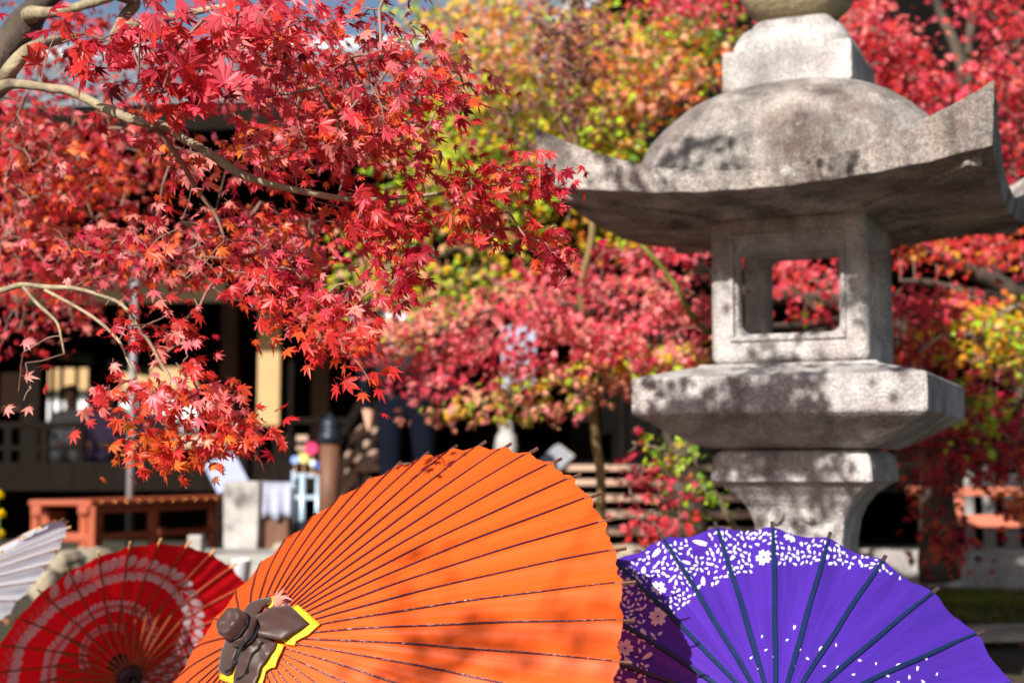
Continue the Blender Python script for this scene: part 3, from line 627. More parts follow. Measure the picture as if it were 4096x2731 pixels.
    def hp(x, y, dz):       # a point over the pixel, dz above the umbrella tip's plane
        px, py = zc(x, y); d = P(px, py, 1) - CAM; o = CAM - W.c; t_ = (W.h * W.R + dz - o @ n) / (d @ n); return o + t_ * d
    g.tube(smooth_path([hp(670, 930, .042), hp(600, 990, .046), hp(530, 1090, .043), hp(490, 1200, .039), hp(455, 1300, .035)]), .0017, 6)
    g.tube(smooth_path([hp(690, 925, .042), hp(610, 1010, .045), hp(545, 1095, .042), hp(500, 1200, .038), hp(458, 1300, .035)]), .0017, 6)
    g.tube(smooth_path([hp(455, 1295, .035), hp(400, 1380, .031), hp(335, 1420, .028)]), .0022, 6)
    g.build('cord', M_cord, base, smooth=True)
    kn = MB(); c = hp(456, 1300, .0352); kn.lathe([(.001, -.005), (.004, -.003), (.005, 0), (.004, .003), (.001, .005)], 10, c=c); kn.build('cord_knot', M_cord, base, smooth=True)
    # dry leaves caught behind the flap
    Mdry = mat('dry_leaf', srgb(214, 140, 126), .7, scale=14, col2=srgb(176, 92, 84), transl=.25)
    dl = ['top, reddest', 'pale upper', 'pale middle', 'crumpled lower', 'dark red lower left']
    for i, (x, y, s_, rot, c) in enumerate(((1120, 420, .030, .4, (225, 110, 105)), (1140, 490, .028, 2.0, (220, 150, 140)), (1050, 560, .030, 3.6, (212, 160, 140)), (1010, 620, .030, 5.0, (206, 140, 120)), (920, 650, .024, 1.3, (186, 84, 84)))):
        p = ap(x, y, .010 + .004 * (i % 3)) + W.c; o = bpy.data.objects.new('dry_leaf', leaf_mesh('dry_leaf', 2, 50 + i)); link(o); o.data.materials.append(M_leafo); o.color = srgb(*c)
        t_ = nrm(math.cos(rot) * W.a + math.sin(rot) * W.b + .25 * n); zz = nrm(n + .5 * rng.normal(0, 1, 3)); zz = nrm(zz - (zz @ t_) * t_); xx = np.cross(t_, zz); s_ *= 1.0
        o.matrix_world = Matrix(((xx[0] * s_, t_[0] * s_, zz[0] * s_, p[0]), (xx[1] * s_, t_[1] * s_, zz[1] * s_, p[1]), (xx[2] * s_, t_[2] * s_, zz[2] * s_, p[2]), (0, 0, 0, 1)))
        tag(o, 'dry pink maple leaf caught behind the brown cap, ' + dl[i], 'leaf', 'dry leaves caught behind the cap')
cap()

# ------------------------------------------------------------------ temple hall (local frame: x right, y deeper, z up from the terrace)
HO = np.array([0.3, 11.0, .46]); HR = R_(-6)
def hall_at(px, py, yl):            # photo pixel -> local hall coordinates on the plane y = yl
    d = P(px, py, 1) - CAM; c, s = math.cos(HR), math.sin(HR); ny = np.array([-s, c, 0]); nx = np.array([c, s, 0])
    t = ((HO - CAM) @ ny + yl) / (d @ ny); X = CAM + t * d - HO; return np.array([X @ nx, X @ ny, X[2]])
def hbox(px0, py0, px1, py1, y0, y1):   # box whose front face (y = y0) fills the pixel rectangle
    a = hall_at(px0, py1, y0); b = hall_at(px1, py0, y0); return ((a[0] + b[0]) / 2, (y0 + y1) / 2, (a[2] + b[2]) / 2), (b[0] - a[0], y1 - y0, b[2] - a[2])
def hall():
    root = empty('temple_hall', tuple(HO), HR, 'dark wooden temple hall with deep eaves and grey tiled roof', 'building')
    FZ = .56
    def part(nm, m, boxes, par=root, bevel=0): 
        g = MB(); [g.box(*b) for b in boxes]; return g.build(nm, m, par, bevel=bevel)
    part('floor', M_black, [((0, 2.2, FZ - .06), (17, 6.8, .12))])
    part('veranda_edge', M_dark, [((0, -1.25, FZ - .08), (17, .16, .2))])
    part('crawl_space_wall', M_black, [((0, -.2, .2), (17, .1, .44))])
    xs = [hall_at(px, 1500, 0)[0] for px in (-420, 140, 1146, 2330, 3040, 3760, 4500)] + [-7.6, 7.8]
    for x in xs: part('column', M_dark, [((x, 0, 1.45), (.16, .16, 2.9))], bevel=.01)
    for px in (-700, -60, 925, 1290, 1990, 2560):
        x = hall_at(px, 1500, 2.4)[0]; part('column', M_brown if px in (925, 1290) else M_dark, [((x, 2.4, 1.6), (.17, .17, 2.3))], bevel=.01)  # sun on two columns is put into a browner wood
    part('lintel', M_dark, [((0, -.02, 1.98), (17, .14, .22))]); part('lintel', M_dark, [((0, -.02, 2.62), (17, .14, .24))])
    c, d = hbox(-300, 1130, 940, 1236, .1, .16); part('plaster_band', M_plaster, [((c[0], -.13, c[2]), (d[0], .05, d[2]))])
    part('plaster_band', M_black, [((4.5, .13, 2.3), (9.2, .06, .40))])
    # back wall with two bright openings
    ob = [hbox(150, 1470, 352, 1725, 5.6, 5.7), hbox(468, 1530, 790, 1700, 5.6, 5.7)]
    z0 = min(o[0][2] - o[1][2] / 2 for o in ob); z1 = max(o[0][2] + o[1][2] / 2 for o in ob); e = []
    for o in ob: e += [o[0][0] - o[1][0] / 2, o[0][0] + o[1][0] / 2]
    bx = lambda x0, x1, za, zb: (((x0 + x1) / 2, 5.65, (za + zb) / 2), (x1 - x0, .1, zb - za))
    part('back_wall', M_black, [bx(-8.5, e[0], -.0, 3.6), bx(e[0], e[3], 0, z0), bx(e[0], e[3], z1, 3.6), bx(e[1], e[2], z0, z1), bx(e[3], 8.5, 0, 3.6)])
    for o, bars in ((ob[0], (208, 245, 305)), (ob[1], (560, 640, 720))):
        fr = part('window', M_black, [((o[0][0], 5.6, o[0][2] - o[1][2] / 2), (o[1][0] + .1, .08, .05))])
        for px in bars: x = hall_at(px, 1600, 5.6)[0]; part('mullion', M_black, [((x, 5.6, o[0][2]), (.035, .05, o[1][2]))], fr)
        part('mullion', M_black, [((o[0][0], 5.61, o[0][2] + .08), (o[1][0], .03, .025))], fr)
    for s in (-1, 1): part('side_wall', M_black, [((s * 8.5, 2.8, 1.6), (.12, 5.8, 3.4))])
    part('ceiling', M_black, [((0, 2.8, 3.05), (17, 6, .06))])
    # closed panels right of the stairs
    for px in np.arange(2360, 4700, 130):
        a = hall_at(px, 1800, .08); part('door_panel', M_black, [((a[0] + .12, .1, FZ + .66), (.24, .04, 1.3))], bevel=.006)
        if int(px) % 2 == 0 and px < 2700: part('door_stile', M_dark, [((a[0], .07, FZ + .66), (.035, .05, 1.3))])
    # paper transom along an inner side beam
    for (a, b) in (((232, 1392, 1440), (372, 1420, 1460)), ((432, 1436, 1478), (600, 1465, 1507)), ((790, 1500, 1530), (905, 1524, 1552))):
        A, A2, B, B2 = hall_at(a[0], a[1], 1.3), hall_at(a[0], a[2], 1.3), hall_at(b[0], b[1], 1.9), hall_at(b[0], b[2], 1.9)
        g = MB(); off = np.array([0, .02, 0]); g.add([A2, B2, B, A, A2 + off, B2 + off, B + off, A + off], [(0, 1, 2, 3), (7, 6, 5, 4), (0, 4, 5, 1), (1, 5, 6, 2), (2, 6, 7, 3), (3, 7, 4, 0)]); t = g.build('transom', M_paperwhite, root)
        for u in np.linspace(0, 1, 12): q = A + (B - A) * u; q2 = A2 + (B2 - A2) * u; k = MB(); k.bar(q - off * .7, q2 - off * .7, .012, .02); k.build('transom_slat', M_dark, t)
    # pale sign board on the column
    c, d = hbox(1026, 1240, 1124, 1702, -.19, -.13); b = part('name_board', M_pale, [(c, d)], bevel=.01)
    # railing on the veranda; sunlight on the first bar is put into paler wood
    for (x0, x1, y, m) in ((930, 1030, 1695, M_weather), (1165, 1470, 1682, M_dark), (-400, 330, 1700, M_dark)):
        c, d = hbox(x0, y - 14, x1, y + 14, -1.2, -1.14); part('railing_bar', m, [(c, d)], bevel=.01)
        c2, d2 = hbox(x0, y + 80, x1, y + 100, -1.2, -1.15); part('railing_bar', M_dark, [(c2, d2)])
        for u in np.linspace(x0, x1, 3 if x1 - x0 < 400 else 6)[1:]:
            p = hall_at(u, y, -1.17); part('baluster', M_dark, [((p[0], -1.17, (p[2] + FZ) / 2), (.05, .05, p[2] - FZ - .02))])
    # low shelves and side boards that catch the sun inside
    for (x0, y0, x1, y1, yy, m) in ((850, 1580, 900, 1690, 1.2, M_pale), (0, 1490, 110, 1640, .5, M_brown), (1185, 1740, 1230, 1800, -.9, M_weather), (1300, 1740, 1345, 1760, -.9, M_weather), (700, 1740, 900, 1790, .2, M_weather)):
        part('inner_board', m, [hbox(x0, y0, x1, y1, yy, yy + .06)])
    # dark gabled front added over the right bay to blacken the top right
    gx, hw_, gy = hall_at(3800, 300, -2.4)[0], 1.9, -2.4
    g = MB(); g.add([(gx - hw_, gy, 2.2), (gx + hw_, gy, 2.2), (gx + hw_, gy, 3.3), (gx, gy, 4.6), (gx - hw_, gy, 3.3), (gx - hw_, gy + 3.5, 2.2), (gx + hw_, gy + 3.5, 2.2), (gx + hw_, gy + 3.5, 3.3), (gx, gy + 3.5, 4.6), (gx - hw_, gy + 3.5, 3.3)], [(0, 1, 2, 3, 4), (9, 8, 7, 6, 5), (0, 5, 6, 1), (1, 6, 7, 2), (2, 7, 8, 3), (3, 8, 9, 4), (4, 9, 5, 0)]); g.build('added_gable', M_black, root)
    for s in (-1, 1):
        g = MB(); g.bar((gx + s * (hw_ + .35), gy - .15, 3.1), (gx, gy - .15, 4.82), .3, .14, (0, -1, 0)); g.build('added_barge_board', M_dark, root, bevel=.01)
        g = MB(); g.bar((gx + s * (hw_ + .45) , gy + 1.5, 3.16), (gx, gy + 1.5, 4.95), 3.7, .10, (0, 0, 1)); g.build('added_gable_roof', M_tile, root)
    for i in range(9): MB().box((gx - hw_ + .2 + i * .42, gy - .02, 2.9), (.05, .04, 1.3)).build('added_gable_slat', M_dark, root)
    # eave and roof
    ya, za, yb, zb = -2.25, 2.80, 2.9, 4.62; L = math.hypot(yb - ya, zb - za); an = math.atan2(zb - za, yb - ya)
    M = [[1, 0, 0], [0, math.cos(an), -math.sin(an)], [0, math.sin(an), math.cos(an)]]
    g = MB(); g.box((0, (ya + yb) / 2, (za + zb) / 2), (18, L, .14), M); rf = g.build('roof', M_black, root)
    g = MB(); g.box((0, yb + 2.6, (za + zb) / 2), (18, L, .14), [[1, 0, 0], [0, math.cos(an), math.sin(an)], [0, -math.sin(an), math.cos(an)]]); g.build('roof_back', M_tile, root)
    part('ridge', M_tile, [((0, yb + .02, zb + .12), (18.2, .3, .26))], bevel=.03)
    part('eave_fascia', M_dark, [((0, ya - .02, za - .03), (18, .06, .16))])
    me = MB(); n = 14; prof = [(.052 * math.cos(t), .042 * math.sin(t)) for t in np.linspace(0, math.pi, 7)]
    for i in range(n + 1):
        q = i / n
        for x, z in prof: me.v.append((x * (1 + .12 * ((i % 2))), q * L, z + .012 * (i % 2)))
    me.f = [(i * 7 + j, i * 7 + j + 1, (i + 1) * 7 + j + 1, (i + 1) * 7 + j) for i in range(n) for j in range(6)] + [tuple(range(7))[::-1]]
    mesh = me.mesh('tile_row'); mesh.materials.append(M_tile)
    flat = MB(); flat.box((0, (ya + yb) / 2 - .07 * math.sin(an), (za + zb) / 2 + .077 * math.cos(an) + .012), (17.9, L - .01, .02), M); flat.build('tile_bed', M_tile, root)
    for x in np.arange(-8.9, 8.95, .2):
        o = bpy.data.objects.new('tile_row', mesh); link(o, root); o.location = (x, ya - .075 * math.sin(an), za + .09 * math.cos(an) + .02); o.rotation_euler = (an, 0, 0)
    rm = MB(); rm.box((0, 0, 0), (.06, 2.3, .08)); rme = rm.mesh('rafter'); rme.materials.append(M_dark)
    for x in np.arange(-8.4, 8.5, .3):
        o = bpy.data.objects.new('rafter', rme); link(o, root); o.location = (x, ya + 1.12, za + .21); o.rotation_euler = (an * .8, 0, 0)
    return root
hall()
def hw(p):                          # hall local -> world
    c, s = math.cos(HR), math.sin(HR); return np.array([HO[0] + c * p[0] - s * p[1], HO[1] + s * p[0] + c * p[1], HO[2] + p[2]])
def hthing(name, label, cat, group=None): return empty(name, tuple(HO), HR, label, cat, group)

# wooden stairs with newel post
st = hthing('wooden_stairs', 'broad weathered wooden stairs rising to the dark hall', 'stairs')
xa, xb = hall_at(1360, 2000, -2.2)[0], hall_at(3080, 2000, -2.2)[0]
for i in range(6):
    z = .56 - i * .095; y = -1.42 - i * .22
    g = MB(); g.box(((xa + xb) / 2, y, z - .02), (xb - xa, .25, .04)); g.build('tread', M_weather, st, bevel=.006)
    g = MB(); g.box(((xa + xb) / 2, y + .10, z - .067), (xb - xa - .04, .02, .05)); g.build('riser', M_dark, st)
for x in (xa, xb):
    g = MB(); g.bar((x, -1.3, .42), (x, -2.75, -.12), .07, .2); g.build('stringer', M_dark, st)
hr = hthing('stair_handrail', 'dark stair handrail with slanting pale slats beside the orange umbrella', 'handrail')
c, d = hbox(1278, 1768, 1342, 2180, -2.6, -2.49); g = MB(); g.lathe([(.062, 0), (.062, d[2])], 20, c=(c[0], -2.55, c[2] - d[2] / 2)); nw = g.build('newel_post', M_brown, hr, smooth=True)
top = c[2] + d[2] / 2
g = MB(); g.lathe([(.07, -.01), (.072, .05), (.062, .06), (.05, .075), (.06, .1), (.05, .13), (.02, .16), (.004, .18)], 20, c=(c[0], -2.55, top)); g.build('post_cap', mat('dark_bronze', srgb(44, 50, 60), .4, metal=.5), nw, smooth=True)
x = c[0]
g = MB(); g.bar((x + .02, -2.5, top - .06), (x + .02, -1.2, top + .47), .07, .08); g.build('rail', M_dark, hr, bevel=.01)
g = MB(); g.bar((x + .02, -2.5, top - .34), (x + .02, -1.2, top + .12), .05, .07); g.build('rail', M_weather, hr, bevel=.01)
for u in np.linspace(.12, .95, 5):
    y = -2.5 + 1.3 * u; z = top - .34 + .5 * u; g = MB(); g.bar((x + .02, y, z - .2), (x + .02, y, z + .3), .045, .045, (0, 1, 0)); g.build('slat', M_dark if u > .3 else M_weather, hr)
for (a, b) in (((1372, 1770), (1445, 1715)), ((1360, 1870), (1425, 1800)), ((1448, 1870), (1500, 1815)), ((1362, 1965), (1415, 1905))):
    g = MB(); g.bar(hall_at(*a, -2.3), hall_at(*b, -2.0), .05, .06); g.build('slat', M_weather, hr, bevel=.008)

# objects on the terrace
def tpt(px, py, d): return P(px, py, d)
def red_bench(px, d, w_, label, rz, dep=1.05):
    """vermilion stand: end frame and long studded side"""
    base = P(px, 2000, d); zt = base[2] - gz(base[0], base[1]); root = empty('vermilion_bench', (base[0], base[1], float(gz(base[0], base[1]))), rz, label, 'bench', 'vermilion benches on the terrace')
    W_, D_ = w_, dep
    part = lambda nm, c, dd, m=M_verm, bv=.006, par=None: (lambda g: g.build(nm, m, par or root, bevel=bv))(MB().box(c, dd))
    part('top', (W_ / 2, D_ / 2, zt - .018), (W_ + .06, D_ + .06, .036))
    for x in (.0, W_):
        for y in (.03, D_ - .03):
            part('leg', (x, y, zt / 2 - .03), (.055, .055, zt - .06)); part('bracket', (x + (.07 if x == 0 else -.07), y, zt - .10), (.09, .045, .07))
    part('stretcher', (0, D_ / 2, zt * .42), (.04, D_ - .1, .045)); part('stretcher', (W_, D_ / 2, zt * .42), (.04, D_ - .1, .045)); part('stretcher', (W_ / 2, .03, zt * .40), (W_ - .06, .03, .04))
    for u in (.33, .66): part('leg', (W_ * u, .03, zt / 2 - .03), (.05, .05, zt - .06)); part('stretcher_end', (W_ * u, -.01, zt * .42), (.05, .06, .06))
    part('apron', (W_ / 2, .015, zt - .06), (W_ - .06, .025, .035))
    Mb = mat('brass_stud', srgb(200, 130, 70), .25, metal=1)
    for x in np.arange(.06, W_, .105):
        g = MB(); g.lathe([(.001, -.014), (.011, -.009), (.015, 0), (.009, .008), (.001, .012)], 10, c=(x, -.034, zt - .012)); g.build('stud', Mb, root, smooth=True)
    return root
red_bench(362, 8.1, 1.75, 'vermilion bench with a row of brass studs behind the red umbrella', R_(64), .34)
b0 = P(120, 2018, 8.05)
rb = empty('vermilion_bench', (b0[0], b0[1], float(gz(b0[0], b0[1]))), R_(4), 'sunlit orange vermilion bench end at the far left, beside the studded bench', 'bench', 'vermilion benches on the terrace')
zt = b0[2] - gz(b0[0], b0[1]) + .01
for nm, c, d in (('top', (.17, .1, zt), (.36, .2, .032)), ('leg', (.345, .02, zt / 2 - .01), (.045, .05, zt - .02)), ('leg', (.03, .02, zt / 2 - .01), (.045, .05, zt - .02)), ('stretcher', (.19, .02, zt * .42), (.28, .035, .045)), ('bracket', (.30, 0.0, zt - .04), (.06, .05, .05)), ('bracket', (.04, 0.0, zt - .045), (.06, .05, .06)), ('leg', (.345, .18, zt / 2 - .01), (.045, .05, zt - .02)), ('leg', (.03, .18, zt / 2 - .01), (.045, .05, zt - .02))):
    MB().box(c, d).build(nm, M_verm, rb, bevel=.008)
b1 = P(3745, 1965, 8.3); zb_ = float(gz(b1[0], b1[1])); rb2 = empty('vermilion_bench', (b1[0], b1[1], zb_), R_(-3), 'faded vermilion bench with two rails right of the stone lantern', 'bench', 'vermilion benches on the terrace'); zt = b1[2] - zb_
M_verm2 = mat('faded_vermilion', srgb(196, 112, 86), .6, var=.15)
for nm, c, d in (('top', (.45, .15, zt), (1.1, .36, .05)), ('rail', (.5, .0, zt - .17), (.9, .05, .07)), ('leg', (.02, .02, zt / 2 - .03), (.06, .06, zt - .05)), ('leg', (.62, .02, zt / 2 - .03), (.06, .06, zt - .05)), ('leg', (.96, .02, zt / 2 - .03), (.06, .06, zt - .05)), ('bracket', (.10, -.02, zt - .09), (.09, .06, .1))):
    MB().box(c, d).build(nm, M_verm2, rb2, bevel=.008)
for i, px in enumerate((3880, 3960, 4050)):
    p = P(px, 2150, 8.9); g = MB(); zz = float(gz(p[0], p[1])); h = .62 - .06 * i
    r = empty('fence_board', (p[0], p[1], zz), 0, ['narrow pale', 'grey middle', 'short white'][i] + ' upright board behind the faded vermilion bench', 'board', 'boards behind the right bench')
    MB().box((0, 0, h / 2), (.055 + .02 * i, .03, h)).build('board', M_greywood, r, bevel=.006)
# stone post, leaning notice, cloth, metal stand
def stone_post():
    p = P(912, 2200, 8.1); q = P(1060, 1925, 8.1); zz = float(gz(p[0], p[1])); r = empty('stone_post', ((p[0] + q[0]) / 2, p[1], zz), R_(-8), 'rough square stone post in dappled sun behind the orange umbrella', 'stone post')
    wd = q[0] - p[0]; h = q[2] - zz; m = MB(); m.sqloft([(wd / 2 * .98, 0), (wd / 2, h * .3), (wd / 2 * 1.01, h * .7), (wd / 2 * 1.06, h * .96), (wd / 2 * .99, h)], 8); o = m.build('post', mat('pale_stone', srgb(190, 184, 176), .9, scale=9, col2=srgb(140, 134, 132), bump=.6), r, bevel=.012)
    co_ = np.array([v.co for v in o.data.vertices]); co_ += (vnoise(co_, 22, 1) * .008)[:, None] * np.array([1, 1, .6]); o.data.vertices.foreach_set('co', co_.ravel())
    x0 = P(1068, 2000, 7.98); b = empty('water_trough', (P(1115, 2000, 8.05)[0], 8.15, zz), 0, 'brown wooden box under a white cloth beside the stone post', 'box'); w2 = .13
    h2 = P(1115, 1935, 8.05)[2] - zz
    MB().box((0, 0, h2 / 2 - .01), (w2, .2, h2 - .02)).build('box', M_brown, b, bevel=.008)
    n = 26; g = MB(); vs = []
    for i in range(n):
        u = i / (n - 1); xx = (u - .5) * (w2 + .03)
        for k, (yy, zz2) in enumerate(((.1, h2 + .004), (0, h2 + .012), (-.1, h2 + .008), (-.115, h2 - .01), (-.118, h2 - .08), (-.122, h2 - .14), (-.124, h2 - .19 + .012 * math.sin(u * 9)))):
            fold = .012 * math.sin(u * 14 + .5) * max(0, k - 2) / 4; vs.append((xx, yy - fold, zz2))
    g.add(vs, [(i * 7 + k, i * 7 + k + 1, (i + 1) * 7 + k + 1, (i + 1) * 7 + k) for i in range(n - 1) for k in range(6)])
    cl = g.build('cloth', mat('white_cloth', srgb(176, 180, 200), .8, var=.05, transl=.2), None, smooth=True); cl.location = b.location; cl.location.z += .0; s = cl.modifiers.new('s', 'SOLIDIFY'); s.thickness = .004
    tag(cl, 'white cloth draped over the box beside the stone post', 'cloth')
    n0 = P(872, 1935, 8.3); nb = empty('notice_board', (n0[0], n0[1], float(gz(n0[0], n0[1]))), 0, 'leaning grey blue notice panel left of the stone post', 'board'); hz = n0[2] - nb.location.z
    g = MB(); g.bar((.09, 0, hz - .02), (-.02, .1, hz + .15), .19, .012, (0, -1, .6)); g.build('panel', mat('blue_grey_panel', srgb(150, 156, 184), .35, var=.1), nb, bevel=.003)
    for s in (-.0, .1): MB().box((s, .06, hz / 2), (.022, .022, hz)).build('leg', M_dark, nb)
    # metal stand with round ornaments
    c = P(1215, 2120, 8.6); zz = float(gz(c[0], c[1])); s = empty('metal_stand', (c[0], c[1], zz), 0, 'pale blue metal stand behind the orange umbrella', 'stand'); Ms = mat('pale_blue_steel', srgb(170, 190, 206), .35, var=.1, metal=.2)
    zz_ = lambda y: P(1215, y, 8.6)[2] - zz
    for px, yt in ((1172, 1880), (1208, 1890), (1268, 1900)):
        x = P(px, 2000, 8.6)[0] - c[0]; m = MB(); m.tube([(x, 0, 0), (x, 0, zz_(yt))], .014 if px != 1208 else .02, 10); m.build('upright', Ms, s, smooth=True)
    for y in (1988, 1900): MB().bar((P(1172, y, 8.6)[0] - c[0], 0, zz_(y)), (P(1268, y, 8.6)[0] - c[0], 0, zz_(y)), .02, .025).build('crossbar', Ms, s)
    for i, (px, py, rad, col, lb) in enumerate(((1246, 1792, .042, (226, 70, 120), 'round pink'), (1214, 1830, .036, (222, 206, 130), 'round straw yellow'), (1180, 1838, .026, (150, 180, 240), 'small pale blue'), (1268, 1860, .026, (60, 96, 180), 'small deep blue'), (1250, 1850, .022, (230, 232, 225), 'small white'))):
        q = P(px, py, 8.58); o = empty('pinwheel', tuple(q), 0, lb + ' paper pinwheel on the metal stand', 'pinwheel', 'pinwheels on the metal stand'); Mc = mat('pin_%d' % i, srgb(*col), .4, var=.05)
        for k in range(8):
            a = k * math.pi / 4; d1 = np.array([math.cos(a), 0, math.sin(a)]); d2 = np.array([math.cos(a + .8), 0, math.sin(a + .8)]); g = MB(); g.add([(0, 0, 0), d1 * rad, (d1 + d2) * .52 * rad + np.array([0, -.35 * rad, 0]), d2 * .7 * rad], [(0, 1, 2), (0, 2, 3)]); e = g.build('blade', Mc, o); e.modifiers.new('s', 'SOLIDIFY').thickness = .003
        zz3 = q[2] - (zz + zz_(1900)); MB().tube([(0, .012, 0), (0, .016, -zz3)], .004, 6).build('stick', M_bamboo, o)
stone_post()
# rain pipe
p0 = P(516, 2150, 8.75); h = P(516, 1060, 8.75)[2]; g = MB(); zg = float(gz(p0[0], p0[1])); g.tube([(0, 0, 0), (0, 0, h - zg)], .022, 12)
o = g.build('rain_pipe', mat('pipe_grey', srgb(126, 124, 128), .5, var=.12), None, smooth=True); o.location = (p0[0], p0[1], zg); tag(o, 'thin grey rain pipe standing left of the pale name board', 'pipe')
# silver panel and lamp by the stairs, hanging banner
p = P(2215, 1860, 9.4); sp = empty('tilted_panel', tuple(p - np.array([0, 0, .0])), 0, 'tilted silver white panel on the stairs above the orange umbrella', 'panel')
MB().bar((-.07, .0, -.05), (.09, .05, .10), .16, .02, (-.5, -1, .5)).build('panel', M_greywood, sp, bevel=.004); MB().bar((-.09, -.015, -.055), (.075, .035, .095), .17, .016, (-.5, -1, .5)).build('frame', M_metal, sp, bevel=.004); MB().box((0, .06, -.2), (.03, .03, .42)).build('foot', M_metal, sp)
p = P(2075, 1300, 9.9); q = P(2075, 1580, 9.9); g = MB(); n = 12; hgt = p[2] - q[2]
vs = [((i / (n - 1) - .5) * .24, .014 * math.sin(i * 1.5 + k * .4), -k * hgt / 8) for i in range(n) for k in range(9)]
g.add(vs, [(i * 9 + k, i * 9 + k + 1, (i + 1) * 9 + k + 1, (i + 1) * 9 + k) for i in range(n - 1) for k in range(8)]); o = g.build('hanging_banner', mat('blue_grey_cloth', srgb(150, 154, 176), .85, var=.06), None, smooth=True); o.location = p; o.modifiers.new('s', 'SOLIDIFY').thickness = .006; tag(o, 'blue grey cloth banner hanging behind the pink maple leaves', 'banner')
MB().tube([(-.14, 0, 0), (.14, 0, 0)], .01, 8).build('banner_rod', M_dark, o)
p = P(2025, 1750, 10.0); o = empty('stone_jar', (p[0], p[1], 1.022), 0, 'pale grey rounded jar above the stairs under the blue grey banner', 'jar')
MB().lathe([(.05, 0), (.075, .04), (.085, .12), (.07, .2), (.045, .24), (.05, .27)], 20).build('body', M_stone, o, smooth=True); MB().lathe([(.052, .271), (.05, .29), (.02, .305), (.004, .31)], 16).build('lid', M_stone, o, smooth=True)

# curb stones along the terrace, rocks, plank deck, bucket
cu = empty('stone_curb', (0, 7.35, .395), 0, 'low curb of cut pale stones along the terrace edge', 'curb')
x = .6; k = 0
while x < 5:
    L = random.uniform(.5, .8); m = MB(); m.box((0, 0, 0), (L - .012, .3, .19)); bm = bmesh.new(); bm.from_mesh(m.mesh('stone_block')); bmesh.ops.bevel(bm, geom=bm.edges[:], offset=.014, segments=2, affect='EDGES'); bmesh.ops.subdivide_edges(bm, edges=[e for e in bm.edges if e.calc_length() > .15], cuts=4, use_grid_fill=True)
    me = bpy.data.meshes.new('stone_block'); bm.to_mesh(me); bm.free(); c_ = np.array([v.co for v in me.vertices]); c_[:, 1] += vnoise(c_ + x, 14, 2) * .012; c_[:, 2] += vnoise(c_ + x, 9, 4) * .008; me.vertices.foreach_set('co', c_.ravel()); me.materials.append(M_stone)
    o = bpy.data.objects.new('stone_block', me); link(o, cu); o.location = (x + L / 2, random.uniform(-.02, .02), .095); x += L; k += 1
def rock(px, py, d, sx, sy, sz, label, seed):
    c = P(px, py, d); bm = bmesh.new(); bmesh.ops.create_icosphere(bm, subdivisions=4, radius=1); co_ = np.array([v.co for v in bm.verts]); f = 1 + .18 * vnoise(co_, 2.2, seed) + .07 * vnoise(co_, 5, seed + 3) + .025 * vnoise(co_, 14, seed)
    for v, q in zip(bm.verts, co_ * f[:, None] * np.array([sx, sy, sz])): v.co = q
    me = bpy.data.meshes.new('rock'); bm.to_mesh(me); bm.free(); me.materials.append(mat('garden_rock', srgb(178, 168, 146), .9, scale=4, col2=srgb(110, 98, 80), bump=.8, bscale=12)); me.polygons.foreach_set('use_smooth', [True] * len(me.polygons))
    o = bpy.data.objects.new('rock', me); link(o); o.location = c; tag(o, label, 'rock', 'garden rocks')
rock(265, 2255, 6.6, .085, .12, .06, 'pale boulder between the white and the red umbrella', 1)
rock(375, 2240, 6.9, .10, .12, .07, 'flat pale stone under the orange bench leg', 2)
rock(190, 2360, 6.0, .07, .1, .08, 'brown rock low beside the white umbrella', 3)
rock(2500, 2330, 5.0, .20, .2, .12, 'weathered rock behind the purple and orange umbrellas', 5)
rock(4060, 2535, 5.6, .42, .2, .035, 'flat grey stepping stone at the right edge below the curb', 9)
rock(1130, 2205, 7.2, .05, .06, .05, 'small rock on the grey plank deck', 6)
dk = empty('plank_deck', (P(980, 2230, 6.9)[0], 7.0, .46), R_(-4), 'low grey plank deck between the red and orange umbrellas', 'deck')
z_ = P(980, 2222, 7.0)[2] - .46
for i in range(4): MB().box((.1, .12 * i, z_), (1.2, .112, .03)).build('plank', M_greywood, dk, bevel=.004)
for i in range(9): MB().box((-.44 + i * .13, -.065, z_ / 2 - .10), (.122, .02, z_ + .18)).build('plank', M_greywood, dk, bevel=.004)
MB().box((-.22, -.1, z_ + .03), (.07, .07, .16)).build('post', M_greywood, dk, bevel=.008); 
bk = P(966, 2300, 6.2); o = empty('white_bucket', (bk[0], bk[1], bk[2] - .07), 0, 'small white bucket at the corner of the grey deck', 'bucket')
g = MB(); g.lathe([(.030, 0), (.042, .13), (.045, .132), (.045, .14), (.039, .14), (.029, .01)], 20); g.build('pail', M_white, o, smooth=True); 
# yellow flowers at the left edge
yf = P(-40, 2300, 5.2); o = empty('yellow_flowers', (yf[0], yf[1], float(gz(yf[0], yf[1]))), 0, 'bright yellow chrysanthemums at the left edge above the white umbrella', 'flowers'); Mye = mat('yellow_petal', srgb(248, 220, 10), .5, transl=.3, var=.08)
for i, (px, py) in enumerate(((-6, 1985), (2, 2060), (-2, 2140), (-60, 2010), (-70, 2100))):
    c = P(px, py, 5.2 + .03 * i) - np.array(o.location); g = MB(); rad = .022
    for k in range(26):
        t = k * 2.4; ph = math.acos(1 - 1.5 * (k + .5) / 26); d = np.array([math.sin(ph) * math.cos(t), math.sin(ph) * math.sin(t) , math.cos(ph)]); s = nrm(np.cross(d, (0.1, .3, 1))); g.add([c, c + d * rad * .7 + s * rad * .3, c + d * rad * 1.2, c + d * rad * .7 - s * rad * .3], [(0, 1, 2, 3)])
    g.build('blossom', Mye, o); MB().tube(smooth_path([(.0, 0, 0), (c[0] * .6, c[1] * .5, c[2] * .5), tuple(c)]), .003, 6).build('stem', mat('stem_green', srgb(70, 96, 40), .7), o)

